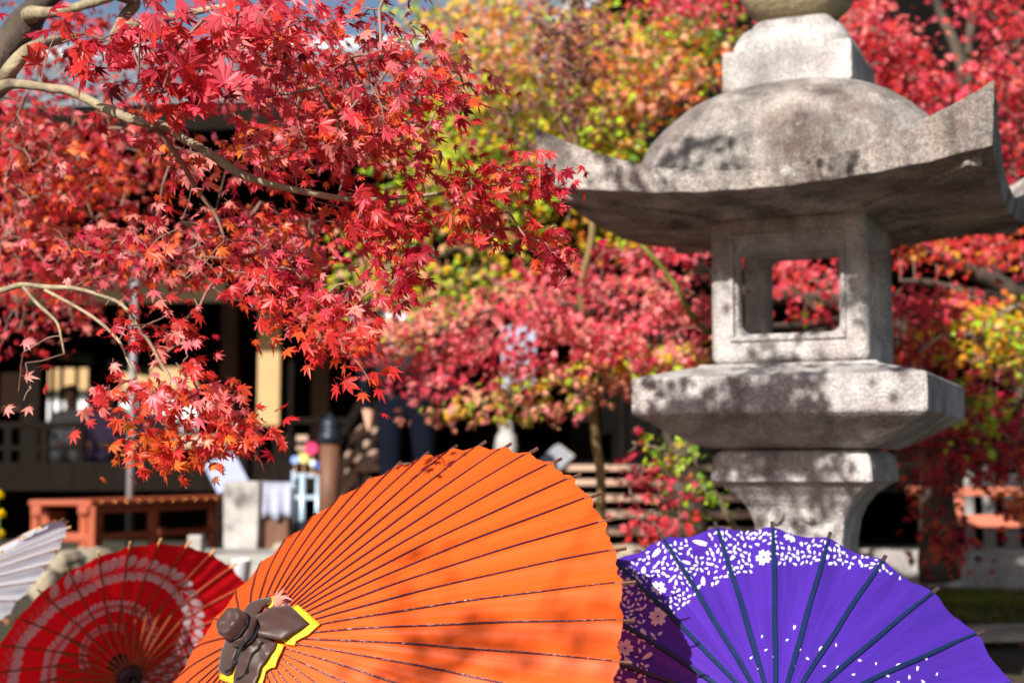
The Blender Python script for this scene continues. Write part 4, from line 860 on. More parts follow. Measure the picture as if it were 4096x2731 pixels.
# ------------------------------------------------------------------ people
def figure(name, label, loc, rz, joints, edges, mats, pick_mat, scale=1.0, group=None):
    me = bpy.data.meshes.new('body'); names = list(joints); me.from_pydata([joints[n][0] for n in names], [(names.index(a), names.index(b)) for a, b in edges], []); me.update()
    root = empty(name, loc, rz, label, 'person', group); o = bpy.data.objects.new('body', me); link(o)
    sm = o.modifiers.new('skin', 'SKIN'); 
    for i, n in enumerate(names): r = joints[n][1]; me.skin_vertices[0].data[i].radius = (r if not isinstance(r, tuple) else r[0], r if not isinstance(r, tuple) else r[1])
    me.skin_vertices[0].data[names.index('pelvis')].use_root = True
    ss = o.modifiers.new('sub', 'SUBSURF'); ss.levels = ss.render_levels = 2
    bpy.context.view_layer.update(); dg = bpy.context.evaluated_depsgraph_get(); ev = bpy.data.meshes.new_from_object(o.evaluated_get(dg)); o.modifiers.clear(); o.data = ev; ev.name = 'body'
    for m in mats: ev.materials.append(m)
    for p in ev.polygons: p.material_index = pick_mat(p.center); p.use_smooth = True
    o.parent = root; root.scale = (scale,) * 3; return root
STAND = {'pelvis': ((0, 0, .95), (.15, .11)), 'waist': ((0, 0, 1.1), (.14, .10)), 'chest': ((0, -.01, 1.3), (.17, .12)), 'neckb': ((0, 0, 1.46), (.08, .07)), 'neck': ((0, .01, 1.52), .055), 'chin': ((0, .03, 1.58), .075), 'head': ((0, .02, 1.66), (.085, .1)), 'crown': ((0, .01, 1.74), .07),
  'shL': ((-.19, 0, 1.41), .065), 'elL': ((-.25, -.04, 1.13), .05), 'wrL': ((-.24, .04, .9), .036), 'haL': ((-.235, .06, .83), (.028, .042)), 'fiL': ((-.235, .08, .74), (.014, .03)), 'thL': ((-.215, .1, .8), .013), 'shR': ((.19, 0, 1.41), .065), 'elR': ((.26, -.04, 1.13), .05), 'wrR': ((.25, .08, .92), .036), 'haR': ((.245, .11, .85), (.028, .042)), 'fiR': ((.24, .14, .77), (.014, .03)), 'thR': ((.225, .14, .83), .013),
  'hipL': ((-.09, 0, .88), .10), 'knL': ((-.10, .02, .5), .065), 'anL': ((-.10, -.03, .1), .048), 'toL': ((-.11, .12, .04), .04), 'hipR': ((.09, 0, .88), .10), 'knR': ((.10, .06, .5), .065), 'anR': ((.10, .0, .1), .048), 'toR': ((.11, .15, .04), .04)}
SE = [('pelvis', 'waist'), ('waist', 'chest'), ('chest', 'neckb'), ('neckb', 'neck'), ('neck', 'chin'), ('chin', 'head'), ('head', 'crown'), ('chest', 'shL'), ('shL', 'elL'), ('elL', 'wrL'), ('wrL', 'haL'), ('haL', 'fiL'), ('haL', 'thL'), ('chest', 'shR'), ('shR', 'elR'), ('elR', 'wrR'), ('wrR', 'haR'), ('haR', 'fiR'), ('haR', 'thR'), ('pelvis', 'hipL'), ('hipL', 'knL'), ('knL', 'anL'), ('anL', 'toL'), ('pelvis', 'hipR'), ('hipR', 'knR'), ('knR', 'anR'), ('anR', 'toR')]
Mj = mat('navy_jacket', srgb(20, 23, 32), .85, var=.2, spec=.05); Mt = mat('dark_trousers', srgb(15, 18, 29), .9, var=.15, spec=.05); Mh = mat('black_hair', srgb(24, 20, 20), .4)
def pm(c): 
    if c.z > 1.5: return 0
    if abs(c.x) > .17 and c.z < .87: return 0
    return 1 if c.z > .93 or abs(c.x) > .18 else 2
pp = hw(hall_at(1628, 1745, -2.9)); fz = float(gz(pp[0], pp[1])) + .005
f = figure('person', 'person in dark navy clothes standing before the stairs with a black backpack', (pp[0], pp[1], fz), R_(-6), STAND, SE, [M_skin, Mj, Mt], pm)
g = MB(); g.lathe([(.02, 1.575), (.085, 1.6), (.098, 1.66), (.096, 1.71), (.075, 1.755), (.02, 1.78)], 20, c=(0, -.005, 0)); hair = g.build('hair', Mh, f, smooth=True); hair.scale = (1, 1.05, 1)
bk = empty('backpack', (pp[0] - .02, pp[1] - .15, fz + 1.02), R_(-6), 'shiny black backpack worn by the person before the stairs', 'backpack')
Mbp = mat('black_nylon', srgb(30, 34, 40), .28, var=.25, scale=12, bump=.6, bscale=18, spec=.6)
g = MB(); g.lathe([(.12, 0), (.15, .03), (.155, .2), (.145, .34), (.11, .43), (.05, .46)], 32, sq=4); b_ = g.build('body', Mbp, bk, smooth=True); b_.scale = (1, .62, 1)
g = MB(); g.lathe([(.09, .03), (.11, .05), (.11, .18), (.09, .21)], 24, sq=4, c=(0, -.07, 0)); q_ = g.build('pocket', Mbp, bk, smooth=True); q_.scale = (1, .7, 1)
for s in (-1, 1): MB().tube(smooth_path([(s * .09, .08, .42), (s * .11, .2, .44), (s * .12, .3, .3), (s * .1, .1, .05)]), .014, 8).build('strap', Mbp, bk, smooth=True)
SIT = dict(STAND); SIT.update({'pelvis': ((0, 0, .12), (.17, .15)), 'waist': ((0, 0, .28), (.15, .12)), 'chest': ((0, 0, .48), (.17, .13)), 'neckb': ((0, 0, .64), (.08, .07)), 'neck': ((0, -.01, .70), .05), 'chin': ((0, -.03, .76), .07), 'head': ((0, -.02, .84), (.085, .1)), 'crown': ((0, -.01, .92), .07),
  'shL': ((-.18, 0, .59), .07), 'elL': ((-.24, -.02, .33), .06), 'wrL': ((-.12, -.22, .24), .04), 'haL': ((-.08, -.27, .23), (.03, .04)), 'fiL': ((-.04, -.31, .21), (.014, .028)), 'thL': ((-.05, -.25, .26), .013), 'shR': ((.18, 0, .59), .07), 'elR': ((.24, -.02, .33), .06), 'wrR': ((.12, -.22, .24), .04), 'haR': ((.08, -.27, .23), (.03, .04)), 'fiR': ((.04, -.31, .21), (.014, .028)), 'thR': ((.05, -.25, .26), .013),
  'hipL': ((-.09, -.05, .12), .12), 'knL': ((-.12, -.38, .12), .09), 'anL': ((-.10, -.05, .05), .06), 'toL': ((-.10, .12, .04), .04), 'hipR': ((.09, -.05, .12), .12), 'knR': ((.12, -.38, .12), .09), 'anR': ((.10, -.05, .05), .06), 'toR': ((.10, .12, .04), .04)})
def pm2(c): return 0 if c.z > .68 or (c.y < -.23 and .19 < c.z < .3 and abs(c.x) < .14) else 1
for i, (px, col, lb, yy) in enumerate(((275, (206, 208, 216), 'seated person in a white top inside the hall, leftmost', 2.9), (425, (150, 128, 178), 'seated person in pale lavender inside the hall, beside the rain pipe', 2.3), (560, (172, 156, 196), 'seated person in light mauve inside the hall, right of the rain pipe', 2.6))):
    q = hall_at(px, 1870, yy); wp = hw((q[0], yy, .56)); f = figure('person', lb, tuple(wp), R_((12, -8, 5)[i]), SIT, SE, [M_skin, mat('robe_%d' % i, srgb(*col), .8, var=.12)], pm2, .85, 'people sitting inside the hall')
    MB().lathe([(.03, .76), (.088, .79), (.1, .85), (.096, .9), (.07, .945), (.02, .965)], 18, c=(0, .012, 0)).build('hair', Mh, f, smooth=True)

# ------------------------------------------------------------------ maples
def lim(pp, rad, m=M_bark, nm='branch'): return ([P(*p) if len(p) == 3 and p[2] > .0 and abs(p[0]) > 4.9 else np.array(p) for p in pp], rad, m, nm)
def W3(*a): return np.array(a, float)
def shade(polys, trange, margin=40):
    """twig ends in the part of the crown above the picture: the leaves between the sun and the things in these pixel areas"""
    def f(n):
        out = []; tot = 0
        while len(out) < n and tot < n * 60:
            tot += 1; poly, d = random.choices(polys, [1 if k else .9 for k in range(len(polys))])[0]; x, y = sample_poly(poly, 1)[0]; X = P(x, y, d) + SUN * random.uniform(*trange); pr = proj(X)[0]
            if pr[2] < .3 or pr[1] < -margin or pr[0] < -60: 
                if X[2] < 3.9: out.append(X)
        return out
    return f
def strip(path, th, dr, ncl, nl, pal):
    """a flat drooping layer of foliage along a line"""
    p = np.array(path, float); return (np.vstack([p - [0, th], (p + [0, th * .5])[::-1]]), dr, ncl, nl, (.075, .085, .022), pal)
T0 = W3(-1.75, 3.3, 0)
lantern_px = [([(2200, 480), (2700, 330), (2860, 380), (2980, 620), (2800, 740), (2350, 740)], 3.9), ([(2830, 1000), (3560, 1000), (3560, 1460), (2830, 1460)], 4.0), ([(2525, 1470), (3700, 1470), (3700, 1650), (2525, 1650)], 3.9), ([(2525, 1470), (3300, 1470), (3300, 1650), (2525, 1650)], 3.9), ([(2850, 1800), (3500, 1800), (3400, 2100), (3000, 2100)], 4.1)]
red = {'crimson': 4, 'red': 4, 'rose': 4, 'orangered': 2, 'pink': 2, 'dark': .8}
redw = {'red': 4, 'orangered': 3, 'orange': 1.2, 'crimson': 2, 'rose': 4, 'pink': 3, 'dark': .4}
tree('red_maple', 'near red maple whose branches spread over the upper left', tuple(T0), [
    ([T0, W3(-1.72, 3.28, .6), W3(-1.62, 3.25, 1.2), W3(-1.5, 3.2, 1.6), P(-160, 420, 3.2)], [.10, .085, .07, .055, .045], M_barkdark, 'trunk'),
    ([P(-160, 420, 3.2), P(20, 200, 3.25), P(120, 60, 3.3), P(260, -80, 3.3), P(500, -300, 3.2), W3(-.55, 2.9, 2.75)], [.045, .04, .033, .028, .024, .016], M_barkdark, 'branch'),
    ([P(-160, 420, 3.2), P(0, 350, 3.0), P(40, 290, 2.95), P(110, 205, 2.95), P(190, 165, 3.0), P(260, 150, 3.05), P(330, 140, 3.1)], [.03, .02, .018, .015, .012, .009, .005], M_bark, 'branch'),
    ([P(110, 75, 3.25), P(150, 58, 3.15), P(240, 48, 3.1), P(330, 22, 3.05), P(430, -10, 3.0), P(600, -90, 2.95)], [.02, .015, .0115, .0105, .009, .006], M_bark, 'branch'),
    ([P(400, -60, 3.0), P(530, 0, 3.05), P(490, 70, 3.05), P(455, 130, 3.0), P(430, 180, 3.0)], [.016, .014, .012, .009, .005], M_bark, 'branch'),
    ([P(470, 115, 3.0), P(520, 98, 3.0), P(600, 85, 3.0), P(700, 60, 3.0), P(800, 45, 2.95), P(950, 20, 2.9)], [.010, .010, .0095, .009, .007, .004], M_bark, 'branch'),
    ([P(-160, 420, 3.2), P(0, 365, 2.95), P(60, 343, 2.85), P(200, 350, 2.8), P(290, 360, 2.78), P(420, 425, 2.75), P(540, 480, 2.72), P(640, 500, 2.7), P(760, 570, 2.68), P(870, 635, 2.66), P(960, 690, 2.65), P(1060, 725, 2.65), P(1220, 765, 2.66), P(1420, 800, 2.7), P(1620, 790, 2.75), P(1900, 760, 2.8), P(2150, 720, 2.8)], [.03, .015, .010, .0098, .0095, .0095, .0095, .0092, .009, .0092, .0085, .0075, .0065, .0055, .0045, .0035, .0022], M_bark, 'branch'),
    ([P(600, 500, 2.7), P(640, 530, 2.72), P(730, 660, 2.75), P(790, 770, 2.78), P(860, 860, 2.8), P(900, 960, 2.8)], [.006, .0055, .0052, .0046, .0038, .0025], M_twig, 'branch'),
    ([P(-160, 1180, 3.3), P(0, 1168, 3.2), P(90, 1142, 3.1), P(190, 1148, 3.0), P(300, 1152, 2.95), P(400, 1180, 2.9), P(490, 1220, 2.88), P(560, 1320, 2.86), P(600, 1375, 2.85), P(640, 1450, 2.85), P(680, 1530, 2.85), P(620, 1640, 2.85), P(680, 1740, 2.85), P(700, 1860, 2.85)], [.010, .007, .0056, .005, .0046, .004, .0038, .0035, .0035, .003, .0028, .0024, .002, .0015], M_bark, 'branch'),
    ([P(180, 1160, 3.0), P(310, 1230, 2.95), P(400, 1290, 2.92), P(475, 1365, 2.9), P(510, 1440, 2.9), P(545, 1515, 2.9)], [.0036, .0034, .0032, .003, .0026, .002], M_bark, 'branch'),
    ([P(95, 1150, 3.08), P(150, 1215, 3.05), P(225, 1285, 3.02), P(245, 1350, 3.0), P(258, 1415, 3.0)], [.0042, .0038, .0034, .003, .002], M_bark, 'branch'),
    ([W3(-1.5, 3.2, 1.6), W3(-1.65, 2.8, 2.2), W3(-1.5, 2.2, 2.9), W3(-1.2, 1.8, 3.3), W3(-.7, 1.4, 3.5)], [.05, .04, .034, .026, .012], M_barkdark, 'branch'),
    ([W3(-1.62, 3.25, 1.2), P(-160, 1180, 3.3)], [.03, .013], M_barkdark, 'branch'),
], [
    ([(180, 130), (600, 60), (960, 120), (960, 300), (760, 400), (540, 410), (300, 330)], (2.35, 2.6), 22, 9, (.034, .034, .024), {'crimson': 4, 'red': 4, 'rose': 3, 'dark': 2}, 1.45),
    ([(800, 30), (1000, 0), (1300, 0), (1400, 60), (1050, 230), (850, 260)], (2.4, 2.6), 9, 9, (.034, .034, .024), {'red': 5, 'rose': 3, 'pink': 3}, 1.4),
    ([(850, 0), (1600, 0), (1720, 180), (1900, 320), (1850, 420), (1700, 420), (1620, 560), (1450, 500), (1200, 350), (900, 350)], (2.45, 3.1), 77, 10, (.045, .045, .022), red),
    ([(1050, 350), (1700, 450), (1760, 580), (1640, 800), (1500, 950), (1250, 900), (1150, 600)], (2.5, 3.1), 39, 10, (.045, .045, .022), redw),
    ([(0, 0), (500, 0), (1000, 100), (1200, 400), (700, 420), (300, 420), (0, 400)], (3.6, 5.2), 67, 12, (.07, .07, .03), red, 1.15),
    ([(1000, 250), (1500, 200), (1600, 700), (1300, 700), (1000, 500)], (3.4, 4.6), 34, 12, (.07, .07, .03), red, 1.1),
    ([(0, 400), (350, 420), (650, 600), (560, 800), (420, 1000), (0, 1150)], (3.7, 5.4), 101, 13, (.07, .07, .03), redw, 1.15),
    ([(650, 560), (1080, 560), (1100, 640), (900, 760), (650, 640)], (2.7, 3.6), 17, 9, (.05, .05, .03), redw),
    ([(430, 850), (1000, 800), (1300, 900), (1250, 1020), (1100, 1120), (700, 1130), (400, 1130), (100, 1200)], (2.9, 4.2), 84, 10, (.055, .055, .022), redw)
    ,([(0, 100), (1700, 100), (2000, 800), (1300, 1200), (700, 1700), (300, 1300), (0, 1100)], (2.6, 3.8), 59, 0, (0, 0, 0), red),
    ([(0, 1060), (400, 1100), (360, 1240), (280, 1350), (150, 1280), (0, 1420)], (4.0, 5.4), 42, 12, (.06, .06, .04), red),
    ([(0, 420), (300, 500), (260, 900), (0, 1000)], (3.4, 4.2), 22, 9, (.05, .05, .03), {'red': 5, 'pink': 3, 'orangered': 3}),
    ([(1300, 830), (1700, 720), (1980, 650), (2170, 650), (2270, 735), (2120, 790), (1900, 820), (1650, 960), (1400, 980)], (2.6, 2.85), 44, 9, (.035, .035, .025), {'crimson': 5, 'red': 5, 'orangered': 1.5}),
    ([(1700, 850), (2050, 850), (2290, 960), (2240, 1050), (2020, 960), (1800, 980)], (2.6, 2.85), 15, 8, (.032, .032, .024), {'crimson': 4, 'red': 4, 'orangered': 3}),
    ([(1480, 1020), (1640, 1000), (1680, 1180), (1600, 1220), (1500, 1150)], (2.5, 2.6), 8, 8, (.022, .022, .025), {'crimson': 6, 'red': 2}),
    ([(880, 1080), (1300, 1050), (1460, 1200), (1420, 1330), (1250, 1280), (1050, 1200)], (2.6, 2.9), 30, 9, (.035, .035, .026), redw),
    ([(1220, 1290), (1400, 1280), (1540, 1440), (1470, 1540), (1330, 1480), (1230, 1440)], (2.5, 2.65), 13, 8, (.028, .028, .026), {'red': 5, 'orangered': 3}),
    ([(1000, 1200), (1160, 1200), (1150, 1330), (1010, 1340)], (2.6, 2.75), 7, 6, (.03, .03, .025), {'orangered': 4, 'red': 3, 'orange': 1}),
    ([(540, 1200), (700, 1240), (760, 1400), (800, 1520), (640, 1500), (500, 1420), (440, 1400)], (2.75, 2.95), 14, 8, (.032, .032, .026), {'red': 5, 'crimson': 3, 'pink': 2}),
    ([(360, 1540), (760, 1530), (960, 1620), (1090, 1780), (980, 1790), (760, 1700), (560, 1680), (360, 1690)], (2.75, 2.95), 29, 9, (.034, .034, .024), {'red': 5, 'pink': 3, 'orangered': 2, 'crimson': 1}),
    ([(500, 1720), (760, 1700), (960, 1760), (900, 1840), (740, 1930), (600, 1850), (490, 1850)], (2.75, 2.95), 22, 8, (.03, .03, .024), {'orangered': 4, 'orange': 3, 'red': 3, 'amber': 2}),
    ([(60, 1380), (260, 1400), (330, 1470), (250, 1560), (60, 1620)], (2.9, 3.1), 6, 2.2, (.025, .025, .02), {'pink': 3, 'red': 3, 'brown': 2}),
    (shade(lantern_px, (1.6, 2.7)), None, 112, 10, (.042, .042, .032), red, 1.3),
    (shade([([(1500, 2200), (1900, 2150), (1900, 2350), (1500, 2350)], 2.4), ([(2100, 2400), (2500, 2500), (2450, 2731), (2000, 2731)], 2.25), ([(1700, 2550), (2000, 2600), (1900, 2731), (1600, 2731)], 2.3)], (3.2, 4.6)), None, 22, 7, (.05, .05, .03), red),
    (shade([([(150, 2350), (700, 2280), (740, 2731), (0, 2731)], 3.9)], (1.6, 2.8)), None, 3, 7, (.06, .06, .04), red),
    (shade([([(880, 1900), (1160, 1900), (1160, 2200), (880, 2200)], 8.1)], (4.4, 5.8)), None, 14, 7, (.07, .07, .05), red),
], .0272, group=None)

mix = {'peach': 4, 'lime': 3, 'yellow': 2, 'orange': 1.5, 'green': 1.6, 'pink': 1.2, 'olive': 1.5, 'gold': 1}
mixg = {'lime': 6, 'green': 3, 'yellow': 3.5, 'peach': 1.2, 'gold': .6}
mixp = {'peach': 5, 'pink': 1.5, 'orange': 1, 'gold': 2, 'lime': 4, 'yellow': 3, 'green': 2}
B0 = W3(.9, 7.4, .46)
tree('maple_tree', 'yellow green and peach maple behind the lantern, left of its roof', tuple(B0), [
    ([B0, W3(.85, 7.4, 1.4), W3(.7, 7.3, 2.2), P(2480, 500, 7.2), P(2350, 150, 7.0), P(2250, -200, 7.0)], [.12, .1, .085, .06, .04, .025], M_barkdark, 'trunk'),
    ([W3(.7, 7.3, 2.2), P(2300, 800, 6.8), P(2000, 600, 6.6), P(1800, 300, 6.6)], [.05, .035, .025, .012], M_barkdark, 'branch'),
    ([W3(.85, 7.4, 1.4), P(2300, 1050, 6.8), P(1900, 1000, 6.5), P(1550, 1080, 6.4)], [.05, .035, .02, .01], M_barkdark, 'branch'),
    ([P(2480, 500, 7.2), P(2700, 200, 7.0), P(2850, 0, 7.0)], [.04, .025, .012], M_barkdark, 'branch')], [
    ([(1620, 0), (2150, 0), (2600, 60), (2880, 60), (2860, 300), (2600, 380), (2400, 480), (2000, 400), (1780, 250)], (6.0, 7.6), 230, 18, (.11, .11, .06), mixp),
    ([(1750, 380), (2200, 350), (2560, 420), (2480, 640), (2250, 800), (2050, 900), (1700, 900), (1650, 700)], (6.0, 7.6), 230, 18, (.11, .11, .06), mixg),
    ([(2150, 600), (2500, 620), (2600, 750), (2750, 980), (2400, 1000), (2250, 900)], (6.0, 7.4), 55, 15, (.1, .1, .06), {'lime': 4, 'yellow': 4, 'gold': 3, 'orange': 2}),
    ([(1300, 980), (1700, 950), (2000, 1000), (2050, 1120), (1800, 1230), (1500, 1260), (1350, 1180)], (6.0, 6.8), 58, 15, (.1, .1, .055), {'peach': 4, 'lime': 4, 'green': 2, 'yellow': 2}),
    ([(2350, 180), (2850, 260), (2800, 420), (2500, 460)], (6.0, 6.6), 34, 15, (.1, .1, .05), {'orange': 4, 'peach': 4, 'gold': 2, 'pink': 2}),
    ([(2650, 0), (2900, 0), (2900, 260), (2700, 260)], (6.8, 7.6), 26, 16, (.11, .11, .06), {'green': 5, 'olive': 2, 'orange': 1}),
], .036, (.0022, .0015))
C0 = W3(2.05, 6.9, .46)
tree('maple_tree', 'pink red maple with low drooping layers left of the lantern', tuple(C0), [
    ([C0, W3(2.0, 6.8, 1.1), W3(1.75, 6.6, 1.7), P(2900, 1150, 6.2), P(2700, 900, 6.0), P(2550, 800, 5.9)], [.1, .08, .06, .035, .02, .012], M_barkdark, 'trunk'),
    ([W3(1.75, 6.6, 1.7), P(2830, 1420, 5.9), P(2600, 1330, 5.7), P(2350, 1240, 5.6), P(2100, 1210, 5.5), P(1800, 1300, 5.4), P(1550, 1380, 5.4)], [.03, .018, .014, .011, .009, .007, .004], M_barkdark, 'branch'),
    ([W3(2.0, 6.8, 1.1), P(2860, 1520, 5.9), P(2500, 1500, 5.6), P(2150, 1560, 5.5), P(1850, 1640, 5.4)], [.03, .016, .011, .008, .004], M_barkdark, 'branch'),
    ([P(2830, 1330, 5.3), P(2760, 1250, 5.2), P(2690, 1130, 5.15), P(2600, 1020, 5.1), P(2550, 960, 5.1)], [.012, .011, .0095, .008, .006], mat('green_stem', srgb(120, 130, 56), .6, var=.2), 'branch'),
    ([W3(1.75, 6.6, 1.7), P(2830, 1330, 5.3)], [.03, .012], M_barkdark, 'branch')], [
    strip([(2830, 1030), (2450, 1015), (2150, 1110), (1930, 1190)], 45, (5.3, 6.0), 27, 14, {'rose': 4, 'crimson': 4, 'pink': 2, 'brown': 1}),
    strip([(2830, 1150), (2400, 1120), (2100, 1200), (1800, 1270), (1480, 1350)], 45, (5.2, 5.8), 41, 14, {'pink': 5, 'rose': 4, 'peach': 2}),
    strip([(1900, 1240), (1700, 1300), (1450, 1370)], 40, (5.3, 5.8), 17, 14, {'peach': 6, 'pink': 3, 'lime': 1}),
    strip([(2830, 1250), (2450, 1230), (2150, 1290), (1900, 1400), (1690, 1560)], 55, (5.2, 5.8), 51, 14, {'pink': 6, 'rose': 5, 'crimson': 1}),
    strip([(1950, 1350), (1700, 1420), (1520, 1450)], 40, (5.4, 5.9), 14, 14, {'crimson': 4, 'rose': 4, 'dark': 1}),
    strip([(2830, 1340), (2500, 1330), (2250, 1350), (2080, 1430), (1960, 1530)], 40, (5.2, 5.8), 30, 14, {'rose': 5, 'pink': 4, 'crimson': 2}),
    strip([(2830, 1420), (2550, 1420), (2300, 1480), (2050, 1580), (1760, 1690)], 40, (5.2, 5.8), 41, 14, {'peach': 7, 'lime': 3, 'pink': 3, 'yellow': 1.5}),
    strip([(2830, 1440), (2500, 1520), (2250, 1620), (2090, 1650)], 35, (5.2, 5.8), 27, 14, {'peach': 6, 'lime': 4, 'pink': 2, 'yellow': 1}),
    strip([(2650, 1400), (2400, 1440), (2250, 1520)], 30, (5.2, 5.7), 11, 14, {'crimson': 4, 'rose': 4, 'gold': .8}),
], .034, (.0014, .001))
D0 = W3(2.75, 7.4, .46)
tree('maple_tree', 'bright red maple behind the lantern roof at the top right', tuple(D0), [
    ([D0, W3(2.6, 7.3, 1.6), P(3870, 700, 6.9), P(3872, 380, 6.8), P(3865, 200, 6.8), P(3890, 40, 6.8), P(3880, -200, 6.8)], [.07, .055, .036, .03, .024, .02, .015], M_barkdark, 'trunk'),
    ([P(3872, 420, 6.8), P(3820, 200, 6.9), P(3740, 0, 7.0), P(3640, -200, 7.0)], [.03, .026, .022, .015], M_barkdark, 'branch'),
    ([P(3872, 600, 6.9), P(3650, 350, 6.6), P(3450, 150, 6.4), P(3000, -50, 6.2), P(2700, 30, 6.1)], [.03, .02, .015, .01, .006], M_barkdark, 'branch'),
    ([P(3872, 700, 6.9), P(4000, 400, 6.5), P(4080, 150, 6.4)], [.03, .018, .01], M_barkdark, 'branch')], [
    ([(3380, 0), (3480, 0), (3570, 130), (3680, 260), (3760, 400), (3740, 500), (3600, 500), (3450, 400), (3380, 200)], (5.9, 6.8), 130, 17, (.09, .09, .045), {'red': 6, 'pink': 3, 'rose': 4, 'crimson': 3}),
    ([(4020, 180), (4096, 60), (4096, 760), (4020, 700), (4010, 480), (3960, 440)], (5.9, 6.8), 66, 17, (.09, .09, .045), {'red': 6, 'pink': 3, 'rose': 4, 'crimson': 3, 'orange': .6}),
    ([(3850, -20), (4096, -20), (4096, 110), (4020, 110), (3850, 20)], (5.9, 6.6), 14, 14, (.07, .07, .04), {'red': 6, 'crimson': 4, 'rose': 3}),
    ([(2560, -20), (2960, -20), (2940, 80), (2700, 90), (2580, 30)], (5.8, 6.4), 20, 14, (.09, .09, .04), {'crimson': 5, 'rose': 5}),
], .033, (.0022, .0015))
E0 = W3(3.1, 6.9, .46)
tree('maple_tree', 'red and yellow maple with grey limbs right of the fire box', tuple(E0), [
    ([E0, W3(3.0, 6.9, 1.2), P(4300, 1350, 6.8), P(4096, 1180, 6.5), P(3900, 1090, 6.4), P(3780, 1010, 6.3)], [.11, .09, .07, .05, .035, .02], M_barkdark, 'trunk'),
    ([P(4200, 1250, 6.7), P(3950, 1200, 6.3), P(3750, 1140, 6.2), P(3600, 1120, 6.1)], [.05, .03, .02, .008], M_barkdark, 'branch'),
    ([P(4300, 1350, 6.8), P(4096, 1220, 6.0), P(3900, 1330, 5.8), P(3760, 1350, 5.7), P(3680, 1410, 5.6)], [.03, .012, .01, .009, .006], M_bark, 'branch'),
    ([P(4096, 1400, 6.2), P(3950, 1360, 5.9), P(3800, 1330, 5.8)], [.016, .01, .006], M_bark, 'branch'),
    ([P(4300, 1350, 6.8), P(4150, 1700, 6.4), P(3900, 1850, 6.2), P(3780, 1950, 6.0), P(3820, 2150, 5.9)], [.04, .02, .01, .006, .003], M_barkdark, 'branch')], [
    ([(3560, 990), (3800, 960), (4096, 960), (4096, 1080), (3900, 1060), (3700, 1060)], (5.6, 6.6), 26, 14, (.085, .085, .035), {'red': 5, 'orange': 3, 'rose': 3, 'gold': 1}),
    ([(3570, 1180), (3750, 1160), (3920, 1140), (3900, 1220), (3700, 1270), (3570, 1260)], (5.5, 6.2), 17, 14, (.08, .08, .03), {'red': 5, 'rose': 4, 'orange': 1}),
    ([(3570, 1300), (3760, 1280), (3800, 1500), (3600, 1480)], (5.6, 6.4), 22, 14, (.085, .085, .04), {'crimson': 4, 'dark': 3, 'red': 3, 'gold': 1.4}),
    ([(3760, 1300), (3950, 1240), (4096, 1250), (4096, 1500), (3900, 1520), (3740, 1420)], (5.4, 6.2), 37, 14, (.085, .085, .035), {'lime': 4, 'yellow': 4, 'gold': 3, 'peach': 2}),
    ([(3820, 1480), (4096, 1520), (4096, 1800), (3880, 1780), (3840, 1600)], (5.6, 6.4), 32, 14, (.085, .085, .04), {'crimson': 4, 'dark': 3, 'rose': 2, 'lime': 2}),
    ([(3840, 1570), (3960, 1560), (3990, 1740), (3860, 1760)], (5.5, 5.9), 9, 12, (.07, .07, .04), {'lime': 5, 'green': 3, 'yellow': 1}),
    ([(3560, 1790), (3800, 1720), (4096, 1760), (4096, 1930), (3700, 1930)], (5.6, 6.4), 33, 13, (.085, .085, .035), {'crimson': 4, 'dark': 4, 'red': 2, 'orangered': 1}),
    ([(3640, 1960), (3760, 1950), (3860, 2150), (3890, 2240), (3780, 2260), (3720, 2100)], (5.7, 6.0), 16, 12, (.06, .06, .045), {'crimson': 6, 'dark': 2, 'orangered': 1}),
    ([(4040, 1930), (4096, 1930), (4096, 2200), (4050, 2180)], (5.6, 5.9), 6, 10, (.05, .05, .04), {'orangered': 4, 'crimson': 3, 'orange': 2}),
    ([(3080, 1040), (3345, 1030), (3345, 1160), (3100, 1150)], (5.6, 6.2), 14, 14, (.08, .08, .035), {'red': 4, 'rose': 4, 'pink': 2}),
    ([(3150, 1200), (3345, 1200), (3345, 1310), (3200, 1320)], (5.6, 6.2), 9, 12, (.08, .08, .035), {'red': 4, 'crimson': 4, 'green': 1.5}),
], .034, (.002, .0014))
F0 = W3(.95, 5.5, .36)
tree('young_maple', 'small young maple with sparse green and red leaves under the lantern platform', tuple(F0), [
    ([F0, W3(.93, 5.45, .6), P(2850, 1950, 5.2), P(2780, 1860, 5.1), P(2650, 1800, 5.0), P(2530, 1770, 5.0)], [.016, .013, .01, .007, .005, .003], M_bark, 'trunk'),
    ([W3(.93, 5.45, .6), P(2700, 2060, 5.1), P(2560, 2050, 5.0)], [.008, .006, .003], M_bark, 'branch')], [
    ([(2600, 1700), (2750, 1740), (2800, 1830), (2700, 1850), (2580, 1830)], (4.9, 5.2), 9, 7, (.045, .045, .035), {'lime': 5, 'green': 4, 'yellow': 1}),
    ([(2680, 1850), (2880, 1900), (2930, 2020), (2800, 2080), (2680, 2000)], (4.9, 5.3), 14, 7, (.05, .05, .04), {'green': 5, 'lime': 3, 'gold': 1}),
    ([(2500, 1880), (2750, 1870), (2800, 1990), (2600, 2040), (2500, 2000)], (4.9, 5.2), 14, 7, (.05, .05, .035), {'crimson': 4, 'dark': 2, 'rose': 3}),
    ([(2520, 2060), (2720, 2030), (2860, 2080), (2800, 2130), (2600, 2160), (2540, 2230)], (4.8, 5.1), 14, 6, (.045, .045, .03), {'red': 4, 'rose': 4, 'pink': 2}),
    ([(2500, 1740), (2580, 1740), (2580, 1810), (2510, 1810)], (4.9, 5.0), 2, 6, (.03, .03, .025), {'crimson': 1}),
], .030, (.0012, .0009))
G0 = W3(.36, 5.9, .4)
